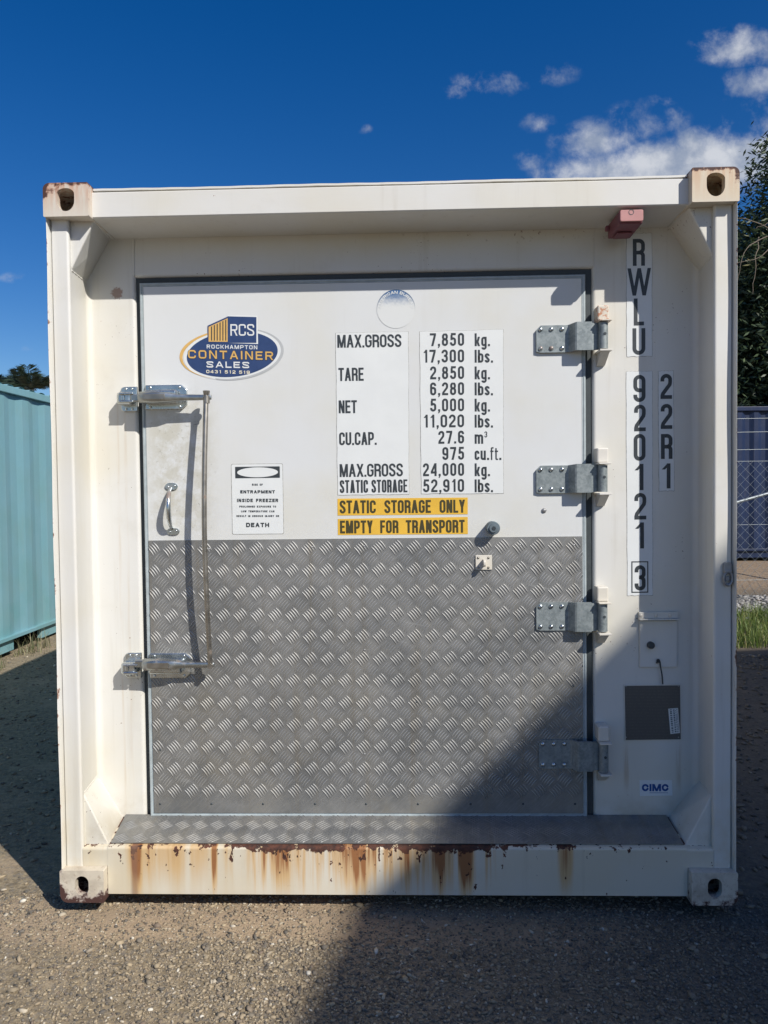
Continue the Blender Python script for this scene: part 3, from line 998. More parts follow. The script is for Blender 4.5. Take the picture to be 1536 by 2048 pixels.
# recessed end wall round the door opening
oxl, oxr = at(275, 800, YW)[0], at(1185, 800, YW)[0]
ozt = at(700, 546, YW)[2]
zb_, zt_ = .19, zH - .002
mb = MB()
for s, ox in ((-1, oxl), (1, oxr)):
    pts = [(s * 1.15, YW)] + fillet((s * 1.1, YW), (ox, YW), (ox, YW + .05), .014, 6) + [(ox, YW + .07), (s * 1.15, YW + .07)]
    mb.prism(pts, 'z', zb_, zt_)
pts = [(YW + .0007, zt_)] + fillet((YW + .0007, zt_), (YW + .0007, ozt), (YW + .05, ozt), .012, 5) + [(YW + .07, ozt), (YW + .07, zt_)]
mb.prism(pts, 'x', oxl - .012, oxr + .012)
# seam lines where the frame sections are welded
for px in (268, 1187):
    a = at(px, 470, YW); b = at(px, 545, YW)
    mb.tube([(a[0], YW, zt_ - .002), (b[0], YW, ozt + .004)], .0016, 6)
mb.build('end_wall', M['wall'], root, recalc=True)

# long body behind: side walls, roof, floor
mb = MB()
mb.box(-1.211, 1.211, YW + .075, 6.058, .125, 2.57)
mb.box(-1.2145, -1.150, .18, 6.0, .02, .124)
mb.box(1.150, 1.2145, .18, 6.0, .02, .124)
mb.box(-1.2, 1.2, YW + .012, YW + .074, .02, .188)
mb.build('body', M['paint'], root, recalc=True)

# ------------------------------------------------------------------ door
dxl, dxr = at(281, 700, YD)[0], at(1171.5, 700, YD)[0]
dzt, dzb = at(720, 557, YD)[2], at(720, 1634, YD)[2]
TW = .016
mb = MB()
mb.box(dxl + TW, dxr - TW, YD, YD + .06, dzb + TW, dzt - TW)
door = mb.build('door', M['door'], root)
mb = MB()
mb.box(oxl + .001, oxr - .001, YD + .022, YD + .05, dzb - .012, ozt - .001, 0)
mb.build('door_gasket', M['seal'], door)
mb = MB()                                    # grey trim round the edge, mitred, with a stepped inner lip
for (p, q) in ((((dxl, dzb), (dxl + TW, dzb + TW)), ((dxl, dzt), (dxl + TW, dzt - TW))),
               (((dxr, dzb), (dxr - TW, dzb + TW)), ((dxr, dzt), (dxr - TW, dzt - TW))),
               (((dxl, dzb), (dxl + TW, dzb + TW)), ((dxr, dzb), (dxr - TW, dzb + TW))),
               (((dxl, dzt), (dxl + TW, dzt - TW)), ((dxr, dzt), (dxr - TW, dzt - TW)))):
    (a, b), (c, d) = p, q
    def mid(s, t_, k): return (s[0] + (t_[0] - s[0]) * k, s[1] + (t_[1] - s[1]) * k)
    prof = []
    for end in ((a, b), (c, d)):
        prof.append([(*mid(*end, 0), YD + .04), (*mid(*end, 0), YD + .004), (*mid(*end, .18), YD - .001), (*mid(*end, .55), YD - .0015), (*mid(*end, .62), YD + .001), (*mid(*end, .92), YD - .0005), (*mid(*end, 1.0), YD + .003)])
    n = len(prof[0])
    vs = [(v[0], v[2], v[1]) for pr_ in prof for v in pr_]
    mb.add(vs, [(i, i + 1, n + i + 1, n + i) for i in range(n - 1)])
mb.build('door_trim', M['trim'], door, recalc=True)
# lower half: checker plate
mb = MB()
YC = YD - .003
cx0, cx1 = dxl + TW + .001, dxr - TW - .001
cz0, cz1 = dzb + TW + .001, at(720, 1077, YC)[2]
mb.box(cx0, cx1, YC, YD - .0004, cz0, cz1)
gs = []
o0 = at(443.6, 1143, YC)
PX, PZ = .0678, .0864
for i in range(-9, 24):
    for j in range(-14, 4):
        for k in range(2):
            uu = o0[0] + i * PX + k * PX / 2; vv = o0[2] + j * PZ + k * PZ / 2
            if cx0 - .012 < uu < cx1 + .012 and cz0 + .045 < vv < cz1 - .022:
                gs.append((uu, vv, math.radians(-52 if k == 0 else 52)))
add_bars(mb, gs, lambda U, v, h: (U, YC - h - .0001, v), L=.050, wd=.0056, hh=.0029, sp=.0102, ext=(cx0, cx1, cz0, cz1))
for px in (320, 423, 526, 630, 732, 836, 941, 1046, 1150): mb.dome(at(px, 1608, YC), .0045, .002, 8, 1)
for px, py in ((315, 1226), (729, 1300), (729, 1508), (320, 1500), (418, 1098), (520, 1095), (625, 1094), (728, 1092), (832, 1091), (936, 1090), (1040, 1090), (1148, 1090), (1146, 1372), (833, 1404)): mb.dome(at(px, py, YC), .0042, .002, 8, 2 if py < 1110 or px == 729 else 1)
mb.build('checker_plate', [M['checker'], M['dark'], M['greyalu']], door)

# white bead above the checker plate
# ---- stickers on the door
Y1, Y2 = YD - .0009, YD - .0015
def frame_sheet(mb, quad, Y, m_sheet, m_edge):
    cx = sum(p[0] for p in quad) / 4; cz = sum(p[1] for p in quad) / 4
    pts = []
    for i in range(4):
        a, b = quad[i], quad[(i + 1) % 4]
        for k in range(14):
            t_ = k / 14; j = .0012 if 0 < k else 0
            pts.append((a[0] + (b[0] - a[0]) * t_ + rnd.uniform(-j, j), a[1] + (b[1] - a[1]) * t_ + rnd.uniform(-j, j)))
    sheet(mb, pts, Y + .0003, m_edge, .0004)
    sheet(mb, [(p[0] + (.0016 if p[0] < cx else -.0011), p[1] + (.0016 if p[1] < cz else -.0008)) for p in pts], Y, m_sheet, .0003)


mb = MB()
frame_sheet(mb, q4(Y1, (675, 990.5), (818.5, 989), (817, 663), (670.6, 666)), Y1, 0, 2)
for tx, a, b, t0, t1 in (('MAX.GROSS', 674.8, 803, 669.8, 695.4), ('TARE', 677, 727.5, 735.8, 762), ('NET', 677.6, 714, 800.8, 826.5), ('CU.CAP.', 678.5, 753.5, 864.8, 890.4), ('MAX.GROSS', 679.5, 806, 928.2, 954), ('STATIC STORAGE', 679.8, 815, 960.4, 986)):
    line_px(mb, tx, a, b, t0, t1, 3.9, Y2, 1, .40, .45, pbase_b=t1 - (b - a) * .012)
mb.build('weight_caption_label', [M['sticker'], M['ink'], M['stickeredge']], door)
mb = MB()
frame_sheet(mb, q4(Y1, (842, 988), (1007.3, 987.3), (1007, 658.5), (838.6, 663)), Y1, 0, 2)
ROWS = (('7,850', 860, 'kg.', 980, 352), ('17,300', 846.5, 'lbs.', 986, 461), ('2,850', 860.5, 'kg.', 980, 571), ('6,280', 860.5, 'lbs.', 986, 677), ('5,000', 860.5, 'kg.', 980, 784), ('11,020', 847, 'lbs.', 986, 890), ('27.6', 877, 'm', 966.5, 997), ('975', 885, 'cu.ft.', 1002.8, 1104), ('24,000', 846.3, 'kg.', 980, 1211), ('52,910', 846.3, 'lbs.', 986, 1317))
for nm, xa, un, xu, cy in ROWS:
    t0 = 560 + cy / 3.303; t1 = t0 + 25.6
    line_px(mb, nm, xa, 928.3, t0, t1, 4.1, Y2, 1, .92, 1., pbase_b=t1 - .8)
    line_px(mb, un, 949.5, xu, t0, t1, 4.0, Y2, 1, .62, 1.)
t0 = 560 + 1000 / 3.303
line_px(mb, '3', 969, 974.5, t0, t0 + 12, 1.7, Y2, 1)
mb.build('weight_figures_label', [M['sticker'], M['ink'], M['stickeredge']], door)
for tx, quad, a, b, t0, t1 in (('STATIC STORAGE ONLY', ((675.3, 1031), (935.5, 1028.5), (935.5, 995), (675, 997.3)), 679.6, 930.3, 1001, 1026.8),
                               ('EMPTY FOR TRANSPORT', ((675.8, 1070), (935.8, 1068), (935.5, 1033.8), (675.6, 1037.8)), 680.3, 929.5, 1041.2, 1066.8)):
    mb = MB()
    sheet(mb, q4(Y1, *quad), Y1, 0)
    line_px(mb, tx, a, b, t0, t1, 4.3, Y2, 1, .42, 1.45 if 'ONLY' in tx else 1.2, pbase_b=t1 - 1.6)
    mb.build('storage_notice', [M['yellow'], M['yink']], door)

# freezer warning
mb = MB()
def rq(x0, y0, x1, y1, Y, rpx): 
    a = at(x0, y1, Y); b = at(x1, y0, Y)
    return rrect(a[0], b[0], a[2], b[2], [rpx * .00192] * 4, 4)
sheet(mb, rq(464.4, 926.8, 565.6, 1069, Y1, 3), Y1 + .0003, 2, .0004)
sheet(mb, rq(465.3, 927.6, 564.8, 1068.2, Y1, 3), Y1, 0, .0002)
sheet(mb, rq(470.5, 932.6, 559.5, 956.7, Y1, 1), Y1 - .0003, 1, .0002)
c = at(515.2, 944.6, Y1)
sheet(mb, [(c[0] + .0795 * math.cos(2 * math.pi * k / 40), c[2] + .0192 * math.sin(2 * math.pi * k / 40)) for k in range(40)], Y1 - .0006, 0, .0001)
C6 = lambda a, b: (340 + a / 2.954, 560 + b / 2.954)
for tx, a, b, t0, t1, tp in (('RISK OF', 485, 548, 1203, 1215, 1.0), ('ENTRAPMENT', 415, 620, 1242, 1260.5, 1.75), ('INSIDE FREEZER', 396, 640, 1292, 1312, 1.75), ('PROLONGED EXPOSURE TO', 410, 627, 1333, 1344, 1.0), ('LOW TEMPERATURE CAN', 420, 617, 1361, 1372, 1.0), ('RESULT IN SERIOUS INJURY OR', 393, 645, 1389, 1400, .98), ('DEATH', 450, 586, 1434, 1460, 2.3)):
    p, q = C6(a, t0), C6(b, t1)
    line_px(mb, tx, p[0], q[0], p[1], q[1], tp, Y2, 1, .75, 1.0, .3)
mb.build('warning_label', [M['sticker'], M['ink'], M['stickeredge']], door)

# round class seal, its blue print bleached away below
def seal_mat():
    m, nt, b, ob = mat_new('bleached_blue_print')
    x, y, z = sep(nt, ob)
    c = at(792, 617.8, Y1)
    n = noise(nt, ob, 95.0, 5.0, .7)
    k = (z - (c[2] + .020)) / .05 + (n - .5) * .75
    col = mixc(nt, k.ss(-.3, .95), (0.69, 0.70, 0.685), (0.05, 0.135, 0.30))
    setin(nt, b.inputs['Base Color'], col); b.inputs['Roughness'].default_value = .45
    return m
def ring_mat():
    m, nt, b, ob = mat_new('bleached_ring_print')
    x, y, z = sep(nt, ob)
    c = at(792, 617.8, Y1)
    k = (z - (c[2] - .004)) / .06 + (noise(nt, ob, 60.0, 3.0, .6) - .5) * .3
    setin(nt, b.inputs['Base Color'], mixc(nt, k.ss(-.25, .9), (0.685, 0.695, 0.68), (0.05, 0.10, 0.19)))
    return m
mb = MB()
c = at(792, 617.8, Y1)
N = 64
rO = .0735
sheet(mb, [(c[0] + rO * math.cos(2 * math.pi * k / N), c[2] + rO * math.sin(2 * math.pi * k / N)) for k in range(N)], Y1, 0)
ring = [(c[0] + (rO - .001) * math.cos(2 * math.pi * k / N), c[2] + (rO - .001) * math.sin(2 * math.pi * k / N)) for k in range(N)]
for pol in strip(ring, .0022, True):
    mb.add([(a, Y1 - .0002, b) for a, b in pol], [(0, 1, 2, 3)], 1)
def around(s, b, yv):
    a = math.radians(90) - (s / .060)
    rr_ = .0575 + b
    return (c[0] + rr_ * math.cos(a), yv, c[2] + rr_ * math.sin(a))
lay(mb, 'AMERICAN BUREAU', -.092, .092, 0, .0112, .0024, Y2, 2, .7, .9, .4, path=around)
mb.build('class_seal', [seal_mat(), ring_mat(), M['sticker']], door)

# company decal
mb = MB()
def CL(a, b, Y=Y1): 
    p = at(350 + a / 6.678, 620 + b / 6.678, Y); return (p[0], p[2])
def ell(cx, cy, rx, ry, rot, a0=0, a1=360, n=60):
    P = []
    for k in range(n + 1):
        t_ = math.radians(a0 + (a1 - a0) * k / n)
        X, Yv = rx * math.cos(t_), ry * math.sin(t_)
        cr, sr = math.cos(math.radians(rot)), math.sin(math.radians(rot))
        P.append((cx + X * cr + Yv * sr, cy - (X * -sr * -1 * -1 + Yv * cr)))
    return P
def lp(pts, Y): return [CL(a, b, Y) for a, b in pts]
layer = lambda k: Y1 - .00022 * k
def ellp(cx, cy, rx, ry, rot, a0=0, a1=360, n=60):
    """ellipse in decal units (y down); positive rot lifts the right side"""
    cr, sr = math.cos(math.radians(rot)), math.sin(math.radians(rot))
    P = []
    for k in range(n + 1):
        t_ = math.radians(a0 + (a1 - a0) * k / n)
        X, Z = rx * math.cos(t_), ry * math.sin(t_)
        P.append((cx + X * cr - Z * sr, cy - (X * sr + Z * cr)))
    return P
sheet(mb, lp(ellp(765, 590, 652, 338, 6)[:-1][::1], Y1), layer(0), 0)
def crescent(oa, ob_, k, mat):
    A, B = lp(oa, Y1), lp(ob_, Y1)
    n = len(A)
    mb.add([(p[0], layer(k), p[1]) for p in A] + [(p[0], layer(k), p[1]) for p in B], [(i, i + 1, n + i + 1, n + i) for i in range(n - 1)], mat)
crescent(ellp(740, 588, 680, 330, 4, 110, 245), ellp(772, 592, 672, 325, 5, 110, 245), 1, 2)
crescent(ellp(800, 590, 655, 345, 6, -115, 62), ellp(772, 586, 645, 328, 6, -115, 62), 1, 3)
sheet(mb, lp(ellp(765, 590, 610, 302, 6)[:-1], Y1), layer(2), 1)
def poly(pts, k, mat): sheet(mb, lp(pts, Y1), layer(k), mat, .0001)
poly([(700, 440), (1110, 455), (1102, 75), (700, 68)], 3, 0)
poly([(712, 440), (1088, 440), (1088, 95), (715, 85)], 4, 1)
poly([(436, 436), (718, 442), (718, 82), (436, 210)], 5, 1)
poly([(450, 424), (704, 426), (704, 110), (450, 226)], 6, 2)
for k in range(6):
    xa = 482 + k * 38
    ya = 226 - (xa - 450) / 254 * 116 + 12
    poly([(xa, 410), (xa + 14, 410), (xa + 14, ya - 6), (xa, ya)], 7, 4)
def LL(tx, a, b, t0, t1, tp, mat, k, gap=.8, rad=.22, slope=0.0):
    p, q, tt = CL(a, t1), CL(b, t1 + slope), CL(a, t0)
    lay(mb, tx, p[0], q[0], p[1], tt[1] - p[1], tp * .00192 / 6.678, layer(k), mat, gap, .9, rad, za=q[1])
LL('RCS', 742, 1060, 190, 344, 19, 0, 6, .9)
LL('ROCKHAMPTON', 425, 1100, 462, 514, 10, 0, 4, 1.5, slope=12)
LL('CONTAINER', 172, 1318, 528, 650, 28, 4, 4, 1.05, slope=26)
LL('CONTAINER', 178, 1312, 534, 645, 20, 2, 7, 1.85, slope=24)
LL('SALES', 418, 995, 685, 768, 17, 0, 4, 1.6, slope=10)
LL('0431 512 519', 418, 1000, 800, 843, 9, 5, 4, 1.6, slope=12)
mb.build('company_decal', [M['sticker'], M['navy'], M['gold'], M['greyp'], M['ink'], M['ivory']], door)

# ---- pull handle
mb = MB()
def foot(px, py, r_, rot):
    c = at(px, py, YD - .006)
    pts = []
    for k in range(20):
        a = 2 * math.pi * k / 20
        rr_ = r_ * (1 + .16 * math.cos(2 * a))
        pts.append((c[0] + rr_ * math.cos(a), c[2] + rr_ * .78 * math.sin(a)))
    mb.prism(pts, 'y', YD - .0055, YD - .0003, 0, .0015, 2)
    for s in (-1, 1): mb.dome((c[0] + s * .0125, YD - .0055, c[2] + s * .002), .0042, .0025, 8)
foot(342.5, 973, .022, 0); foot(346, 1063, .022, 0)
p0, p1 = Vector(at(342, 977, YD)), Vector(at(345, 1057, YD))
pts, rad = [], []
for k in range(17):
    t_ = k / 16
    q = p0.lerp(p1, t_); q.y = YD - .004 - .05 * math.sin(math.pi * t_) ** .6
    q.x += .0035 * math.sin(math.pi * t_)
    pts.append(q); rad.append(.0062 + .0035 * math.sin(math.pi * t_))
mb.tube(pts, rad, 12)
mb.build('pull_handle', M['chrome'], door)

# ---- rubber release plunger and padlock staple, blob of sealant
mb = MB()
c = at(987, 1056.5, YD - .05)
X, Z = c[0], c[2]
mb.tube([(X, YD - .0005, Z), (X, YD - .046, Z), (X, YD - .05, Z)], [.0255, .0255, .0235], 28)
mb.tube([(X, YD - .05, Z), (X, YD - .056, Z)], [.0165, .0155], 24)
mb.tube([(X + .001, YD - .0561, Z), (X + .001, YD - .0575, Z)], [.0085, .008], 6, 1)
mb.build('release_plunger', [M['grey'], M['dark']], door)
mb = MB()
a, b = at(951, 1139.5, YC), at(983.5, 1110, YC)
mb.box(a[0], b[0], YC - .0065, YC - .0022, a[2], b[2], .0015)
for px in (956.5, 977):
    for py in (1115.5, 1135): mb.dome(at(px, py, YC - .0065), .0048, .004, 8, 1)
xc, zc = (a[0] + b[0]) / 2, (a[2] + b[2]) / 2
tab = rrect(YC - .046, YC - .0066, zc - .013, zc + .013, [.01, 0, 0, .01], 4)
bm_ = [(p[0], p[1]) for p in tab]
mb.prism(bm_, 'x', xc - .0045, xc + .0035, 0, .0008, 1)
mb.build('padlock_staple', [M['bracket'], M['rod']], door)
mb = MB()
c = at(1088, 1021, YD)
mb.dome((c[0], YD - .0004, c[2]), .0095, .007, 7)
mb.build('plug', M['greyalu'], door)


# ---- hinges
def hinge(pxl, pxb, py, dy, rusty):
    """leaf bolted on the door, cranked out over the frame, barrel, pin brackets"""
    b = at(pxb, py, .205); X, Z = b[0], b[2]
    xl = at(pxl, py, .222)[0]
    xk = at(pxl + 63, py, .222)[0]; xk2 = xk + .020
    hh = at(pxb, py - 28, .2)[2] - Z
    tp = .0095
    ys, yr = YD - .0015, YD - .046
    xe = at(pxb - 22, py, .19)[0]
    mb = MB()
    ch = .016
    secs = [(xl, ys), (xk, ys), (xk2, yr + tp), (xe, yr + tp)]
    # plate as two chamfered corners on the left, crank, then a straight tongue
    def slab(sec):
        vs = []
        for (x, y, za, zb2) in sec:
            for yy_, zz in ((y, za), (y - tp, za), (y - tp, zb2), (y, zb2)): vs.append((x, yy_, Z + zz))
        n = len(sec)
        fs = [(k * 4 + i, k * 4 + (i + 1) % 4, (k + 1) * 4 + (i + 1) % 4, (k + 1) * 4 + i) for k in range(n - 1) for i in range(4)]
        fs += [(0, 3, 2, 1), tuple((n - 1) * 4 + i for i in range(4))]
        mb.add(vs, fs)
    slab([(xl, ys, -hh + .004, hh - ch), (xl + ch, ys, -hh, hh), (xk, ys, -hh, hh), (xk + .005, ys - .004, -hh, hh + .001), (xk2, yr + tp + .003, -hh + .001, hh + .003),
          (xk2 + .006, yr + tp, -hh + .001, hh + .004), (xe - .001, yr + tp, -hh + .001, hh + .004), (xe + .004, yr + tp, -hh + .001, hh + .004), (xe + .0045, .206, -hh + .002, hh), (X - .006, .209, -hh + .004, hh)])
    leaf = mb.build('hinge', M['galv'], root, recalc=True)
    mb = MB()
    mb.tube([(X, .188, Z - hh + .003), (X, .188, Z + hh - .002)], .0175, 20)
    mb.tube([(X + .002, .172, Z + .006), (X + .002, .1695, Z + .006)], .0055, 10, 1)
    mb.build('hinge_barrel', [M['galv'], M['dark']], leaf)
    zT = Z + hh + .001
    mb = MB()
    mb.box(X - .021, X + .0215, .184, YW - .0005, zT + .006, zT + .062, .005)
    mb.box(X - .020, X + .026, .160, YW - .0005, zT, zT + .0055, .0015)
    mb.build('hinge_bracket', M['rustbr'] if rusty else M['bracket'], leaf)
    zB = Z - hh - .001
    mb = MB()
    mb.box(X - .019, X + .0265, .160, YW - .0005, zB - .007, zB, .0015)
    mb.prism([(.166, zB - .0072), (YW - .0005, zB - .0072), (YW - .0005, zB - .05), (.236, zB - .05)], 'x', X - .012, X + .0195, 0, .001, 1)
    mb.build('hinge_bracket', M['bracket'], leaf)
    for px in (8, 29.5, 51):
        for zz in (hh - .0155, -hh + .0155):
            q = at(pxl + px, py, ys - tp)
            m2 = MB()
            m2.dome((q[0], ys - tp + .0002, Z + zz), .0088, .0072, 12)
            m2.build('bolt', M['chrome'], leaf)


hinge(1073, 1204, 674, 0, True)
hinge(1073, 1203, 957.5, 0, False)
hinge(1073, 1203, 1234, 0, False)
hinge(1078, 1205, 1512, 0, False)


# ---- latches with their connecting rod
def latch(pk, py, pxr, low):
    """lever arm; keeper on the frame, base plate on the door"""
    Yarm = YD - .066
    def X(px, Y): return at(px, py, Y)[0]
    def Z(pz, Y): return at(pk, pz, Y)[2]
    mb = MB()
    xa, xb, xe = X(pk + 38, Yarm), X(pk + 118, Yarm), X(pxr, Yarm)
    zc = at(pk + 40, py, Yarm)[2]
    dr = -.001
    secs = [(xa - .002, .010, .030, 0), (xa + .004, .0215, .044, 0), (xa + .06, .0225, .046, 0), (xb - .03, .018, .04, dr), (xb, .012, .024, dr * 2), (xe - .03, .0105, .018, dr * 3), (xe, .011, .016, dr * 3), (xe + .008, .008, .012, dr * 3)]
    N_ = 16; vs = []; fs = []
    for (x, hz, dyp, zo) in secs:
        for k in range(N_):
            a = 2 * math.pi * k / N_
            cs, sn = math.cos(a), math.sin(a)
            pw = lambda v: math.copysign(abs(v) ** .55, v)
            vs.append((x, Yarm + .004 + pw(cs) * dyp / 2, zc + zo + pw(sn) * hz))
    for s in range(len(secs) - 1):
        for k in range(N_):
            fs.append((s * N_ + k, s * N_ + (k + 1) % N_, (s + 1) * N_ + (k + 1) % N_, (s + 1) * N_ + k))
    mb.add(vs, fs, 0, True)
    mb.add(vs[:N_], [tuple(range(N_))]); mb.add(vs[-N_:], [tuple(range(N_))])
    # recessed badge on the face of the arm
    mb.box(xa + .022, xa + .105, Yarm - .0212, Yarm - .018, zc - .010, zc + .010, .001, 1, 1)
    arm = mb.build('latch', [M['arm'], M['rod']], root, recalc=True)
    # base plate with bolts and a raised housing
    mb = MB()
    x0, x1 = X(pk + 53, YD), X(pk + 136, YD)
    z0, z1 = Z(py + 26, YD), Z(py - 23, YD)
    pl = [(x0, z0), (x1 - .022, z0), (x1, z0 + .02), (x1, z1 - .018), (x1 - .02, z1), (x0, z1)]
    mb.prism(pl, 'y', YD - .012, YD - .0003, 0, .003, 2)
    zc2 = (z0 + z1) / 2
    mb.box(x0 + .004, x1 - .03, Yarm + .022, YD - .0125, zc2 - .026, zc2 + .026, .009, 3)
    for px in (x0 + .02, x1 - .028):
        for zz in (z0 + .010, z1 - .010): mb.dome((px, YD - .012, zz), .0055, .003, 10)
    mb.build('latch_base', M['chrome'], arm)
    # keeper housing on the frame
    mb = MB()
    kx0, kx1 = X(pk, YW - .02), X(pk + 33, YW - .02)
    kz0, kz1 = Z(py + 28, YW - .02), Z(py - 22, YW - .02)
    kz = (kz0 + kz1) / 2
    mb.prism(rrect(kx0, kx1, kz0, kz1, [.014, .004, .004, .014], 5), 'y', YW - .012, YW - .0004, 0, .003, 2)
    mb.box(kx0 + .001, kx1 - .004, YW - .062, YW - .0125, kz - .026, kz + .022, .011, 3)
    mb.box(kx0 + .014, kx1 + .006, YW - .072, YW - .0625, kz - .020, kz - .012, .003, 2)
    mb.box(kx0 + .014, kx1 + .006, YW - .072, YW - .0625, kz + .010, kz + .018, .003, 2)
    mb.box(kx0 + .022, kx0 + .034, YW - .0665, YW - .0625, kz - .0115, kz + .0095, .002, 2)
    for px in (kx0 + .022, kx0 + .046):
        for zz in (kz0 + .010, kz1 - .009): mb.dome((px, YW - .012, zz), .005, .003, 8)
    mb.box(kx1 - .006, xa + .002, YD - .058, YD - .032, zc - .014, zc + .014, .004, 2, 1)
    mb.build('latch_keeper', [M['chrome'], M['arm']], arm)
    return zc


latch(239.5, 795, 418, False)
latch(248, 1329, 424, True)
pts = []
for px, py, h in ((413, 787, .064), (412, 800, .066), (410.5, 860, .078), (409, 930, .088), (408.5, 1000, .095), (409, 1070, .097), (411, 1140, .095), (414, 1210, .088), (417, 1270, .079), (420, 1320, .068), (421, 1331, .066)):
    pts.append(at(px, py, YD - h))
def smooth_path(P, m=5):
    P = [Vector(p) for p in P]; R_ = []
    for i in range(len(P) - 1):
        a, b, c, d = P[max(i - 1, 0)], P[i], P[i + 1], P[min(i + 2, len(P) - 1)]
        for k in range(m):
            t_ = k / m
            R_.append(.5 * ((2 * b) + (c - a) * t_ + (2 * a - 5 * b + 4 * c - d) * t_ ** 2 + (3 * b - a - 3 * c + d) * t_ ** 3))
    return R_ + [P[-1]]
mb = MB()
mb.tube(smooth_path(pts), .0098, 14)
a = at(413, 788, YD - .064)
mb.tube([(a[0], a[1], a[2] + .012), (a[0], a[1], a[2] + .002), (a[0], a[1], a[2] - .004)], [.0135, .012, .0105], 12)
c = at(413, 798, YD - .066)
mb.tube([(c[0], c[1], c[2] - .016), (c[0], c[1], c[2] + .011)], .0125, 12)
c = at(421, 1331, YD - .066)
mb.tube([(c[0] + .001, c[1] - .014, c[2]), (c[0] + .001, c[1] + .012, c[2])], .0105, 12)
mb.build('latch_rod', M['rod'], root)

# ------------------------------------------------------------------ things on the right-hand wall
Yw1, Yw2 = YW - .0009, YW - .0015
for nm, quad, GL in (('number_decal', ((1253, 714), (1305, 713), (1304, 466), (1252, 467)), (('R', 1265.7, 1289.9, 478, 531.8), ('W', 1255, 1302, 536.8, 591.5), ('L', 1267.7, 1288, 597, 651), ('U', 1265.2, 1290.6, 656.6, 709.6))),
                     ('number_decal', ((1254, 1192), (1306, 1191), (1305, 742), (1252, 743)), (('9', 1267, 1291, 750, 804), ('2', 1268.5, 1291.5, 809.5, 862.5), ('0', 1267.6, 1291, 868, 921.5), ('1', 1268, 1291, 928, 980.5), ('2', 1269, 1292.5, 986, 1039), ('1', 1269, 1292, 1045, 1097), ('3', 1269.5, 1291.2, 1130.5, 1181))),
                     ('number_decal', ((1317.5, 983), (1349, 982), (1347, 741), (1316, 742)), (('2', 1321, 1344, 748, 798), ('2', 1321.5, 1344.5, 808, 858), ('R', 1322, 1345, 868, 918), ('1', 1322, 1345, 927, 977)))):
    mb = MB()
    frame_sheet(mb, q4(Yw1, *quad), Yw1, 0, 2)
    for ch, a, b, t0, t1 in GL:
        p, q, tt = at(a, t1, Yw2), at(b, t1, Yw2), at(a, t0, Yw2)
        wd = q[0] - p[0]; k = 0
        tk = .0142 if ch != 'W' else .0122
        for pol in glyph(ch, wd, tt[2] - p[2], tk, .5 * wd):
            mb.add([(p[0] + x, Yw2 - .00005 * (k % 4), p[2] + z) for x, z in pol], [tuple(range(len(pol)))], 1); k += 1
    if len(GL) == 7:
        a, b = at(1264, 1184.5, Yw2), at(1295.5, 1123.5, Yw2)
        for pol in strip([(a[0], a[2]), (b[0], a[2]), (b[0], b[2]), (a[0], b[2])], .0042, True):
            mb.add([(x, Yw2, z) for x, z in pol], [(0, 1, 2, 3)], 1)
    mb.build(nm, [M['sticker'], M['ink'], M['stickeredge']], root)
mb = MB()
sheet(mb, q4(Yw1, (1280, 1592), (1345, 1591), (1344, 1560), (1279, 1560.5)), Yw1, 0)
line_px(mb, 'CIMC', 1283.8, 1337.3, 1568, 1582.4, 4.0, Yw2, 1, .35, 1, .42)
a, b = at(1299, 1586, Yw2), at(1336, 1585, Yw2)
mb.add([(a[0], Yw2, a[2]), (b[0], Yw2, a[2]), (b[0], Yw2, a[2] + .0015), (a[0], Yw2, a[2] + .0015)], [(0, 1, 2, 3)], 1)
mb.build('maker_decal', [M['sticker'], M['blueink']], root)

# inspection flap: cover plate, bent bracket over it, knob, cable tie
mb = MB()
a, b = at(1278, 1333.5, YW), at(1352.5, 1240, YW)
mb.box(a[0], b[0], YW - .0105, YW - .0005, a[2], b[2], .002)
flap = mb.build('inspection_flap', M['paint'], root)
mb = MB()
a, b = at(1276, 1238, YW), at(1354, 1223, YW)
mb.box(a[0], b[0], YW - .0135, YW - .0005, a[2] + .004, b[2], .0015)
mb.box(a[0] - .001, b[0] + .002, YW - .027, YW - .0005, a[2] - .001, a[2] + .0038, .001)
for px in (1282, 1312, 1340): mb.dome(at(px, 1231, YW - .0135), .0072, .004, 10, 1)
mb.build('flap_bracket', [M['paint'], M['bracket']], flap)
mb = MB()
c = at(1302, 1290.5, YW - .02)
mb.tube([(c[0], YW - .0107, c[2]), (c[0], YW - .026, c[2]), (c[0], YW - .029, c[2])], [.0135, .0135, .011], 18)
mb.build('flap_knob', M['dark'], flap)
mb = MB()
tie = [at(px, py, YW - h) for px, py, h in ((1315, 1325, .012), (1314, 1321, .020), (1317, 1319, .024), (1320, 1324, .022), (1321, 1333, .018), (1324, 1350, .016), (1325.5, 1368, .012))]
mb.tube(smooth_path(tie, 4), .0028, 8)
mb.tube([at(1313.5, 1326, YW - .0125), at(1316, 1319, YW - .0205), at(1318.5, 1326, YW - .0215)], .0035, 8)
mb.build('cable_tie', M['dark'], flap)

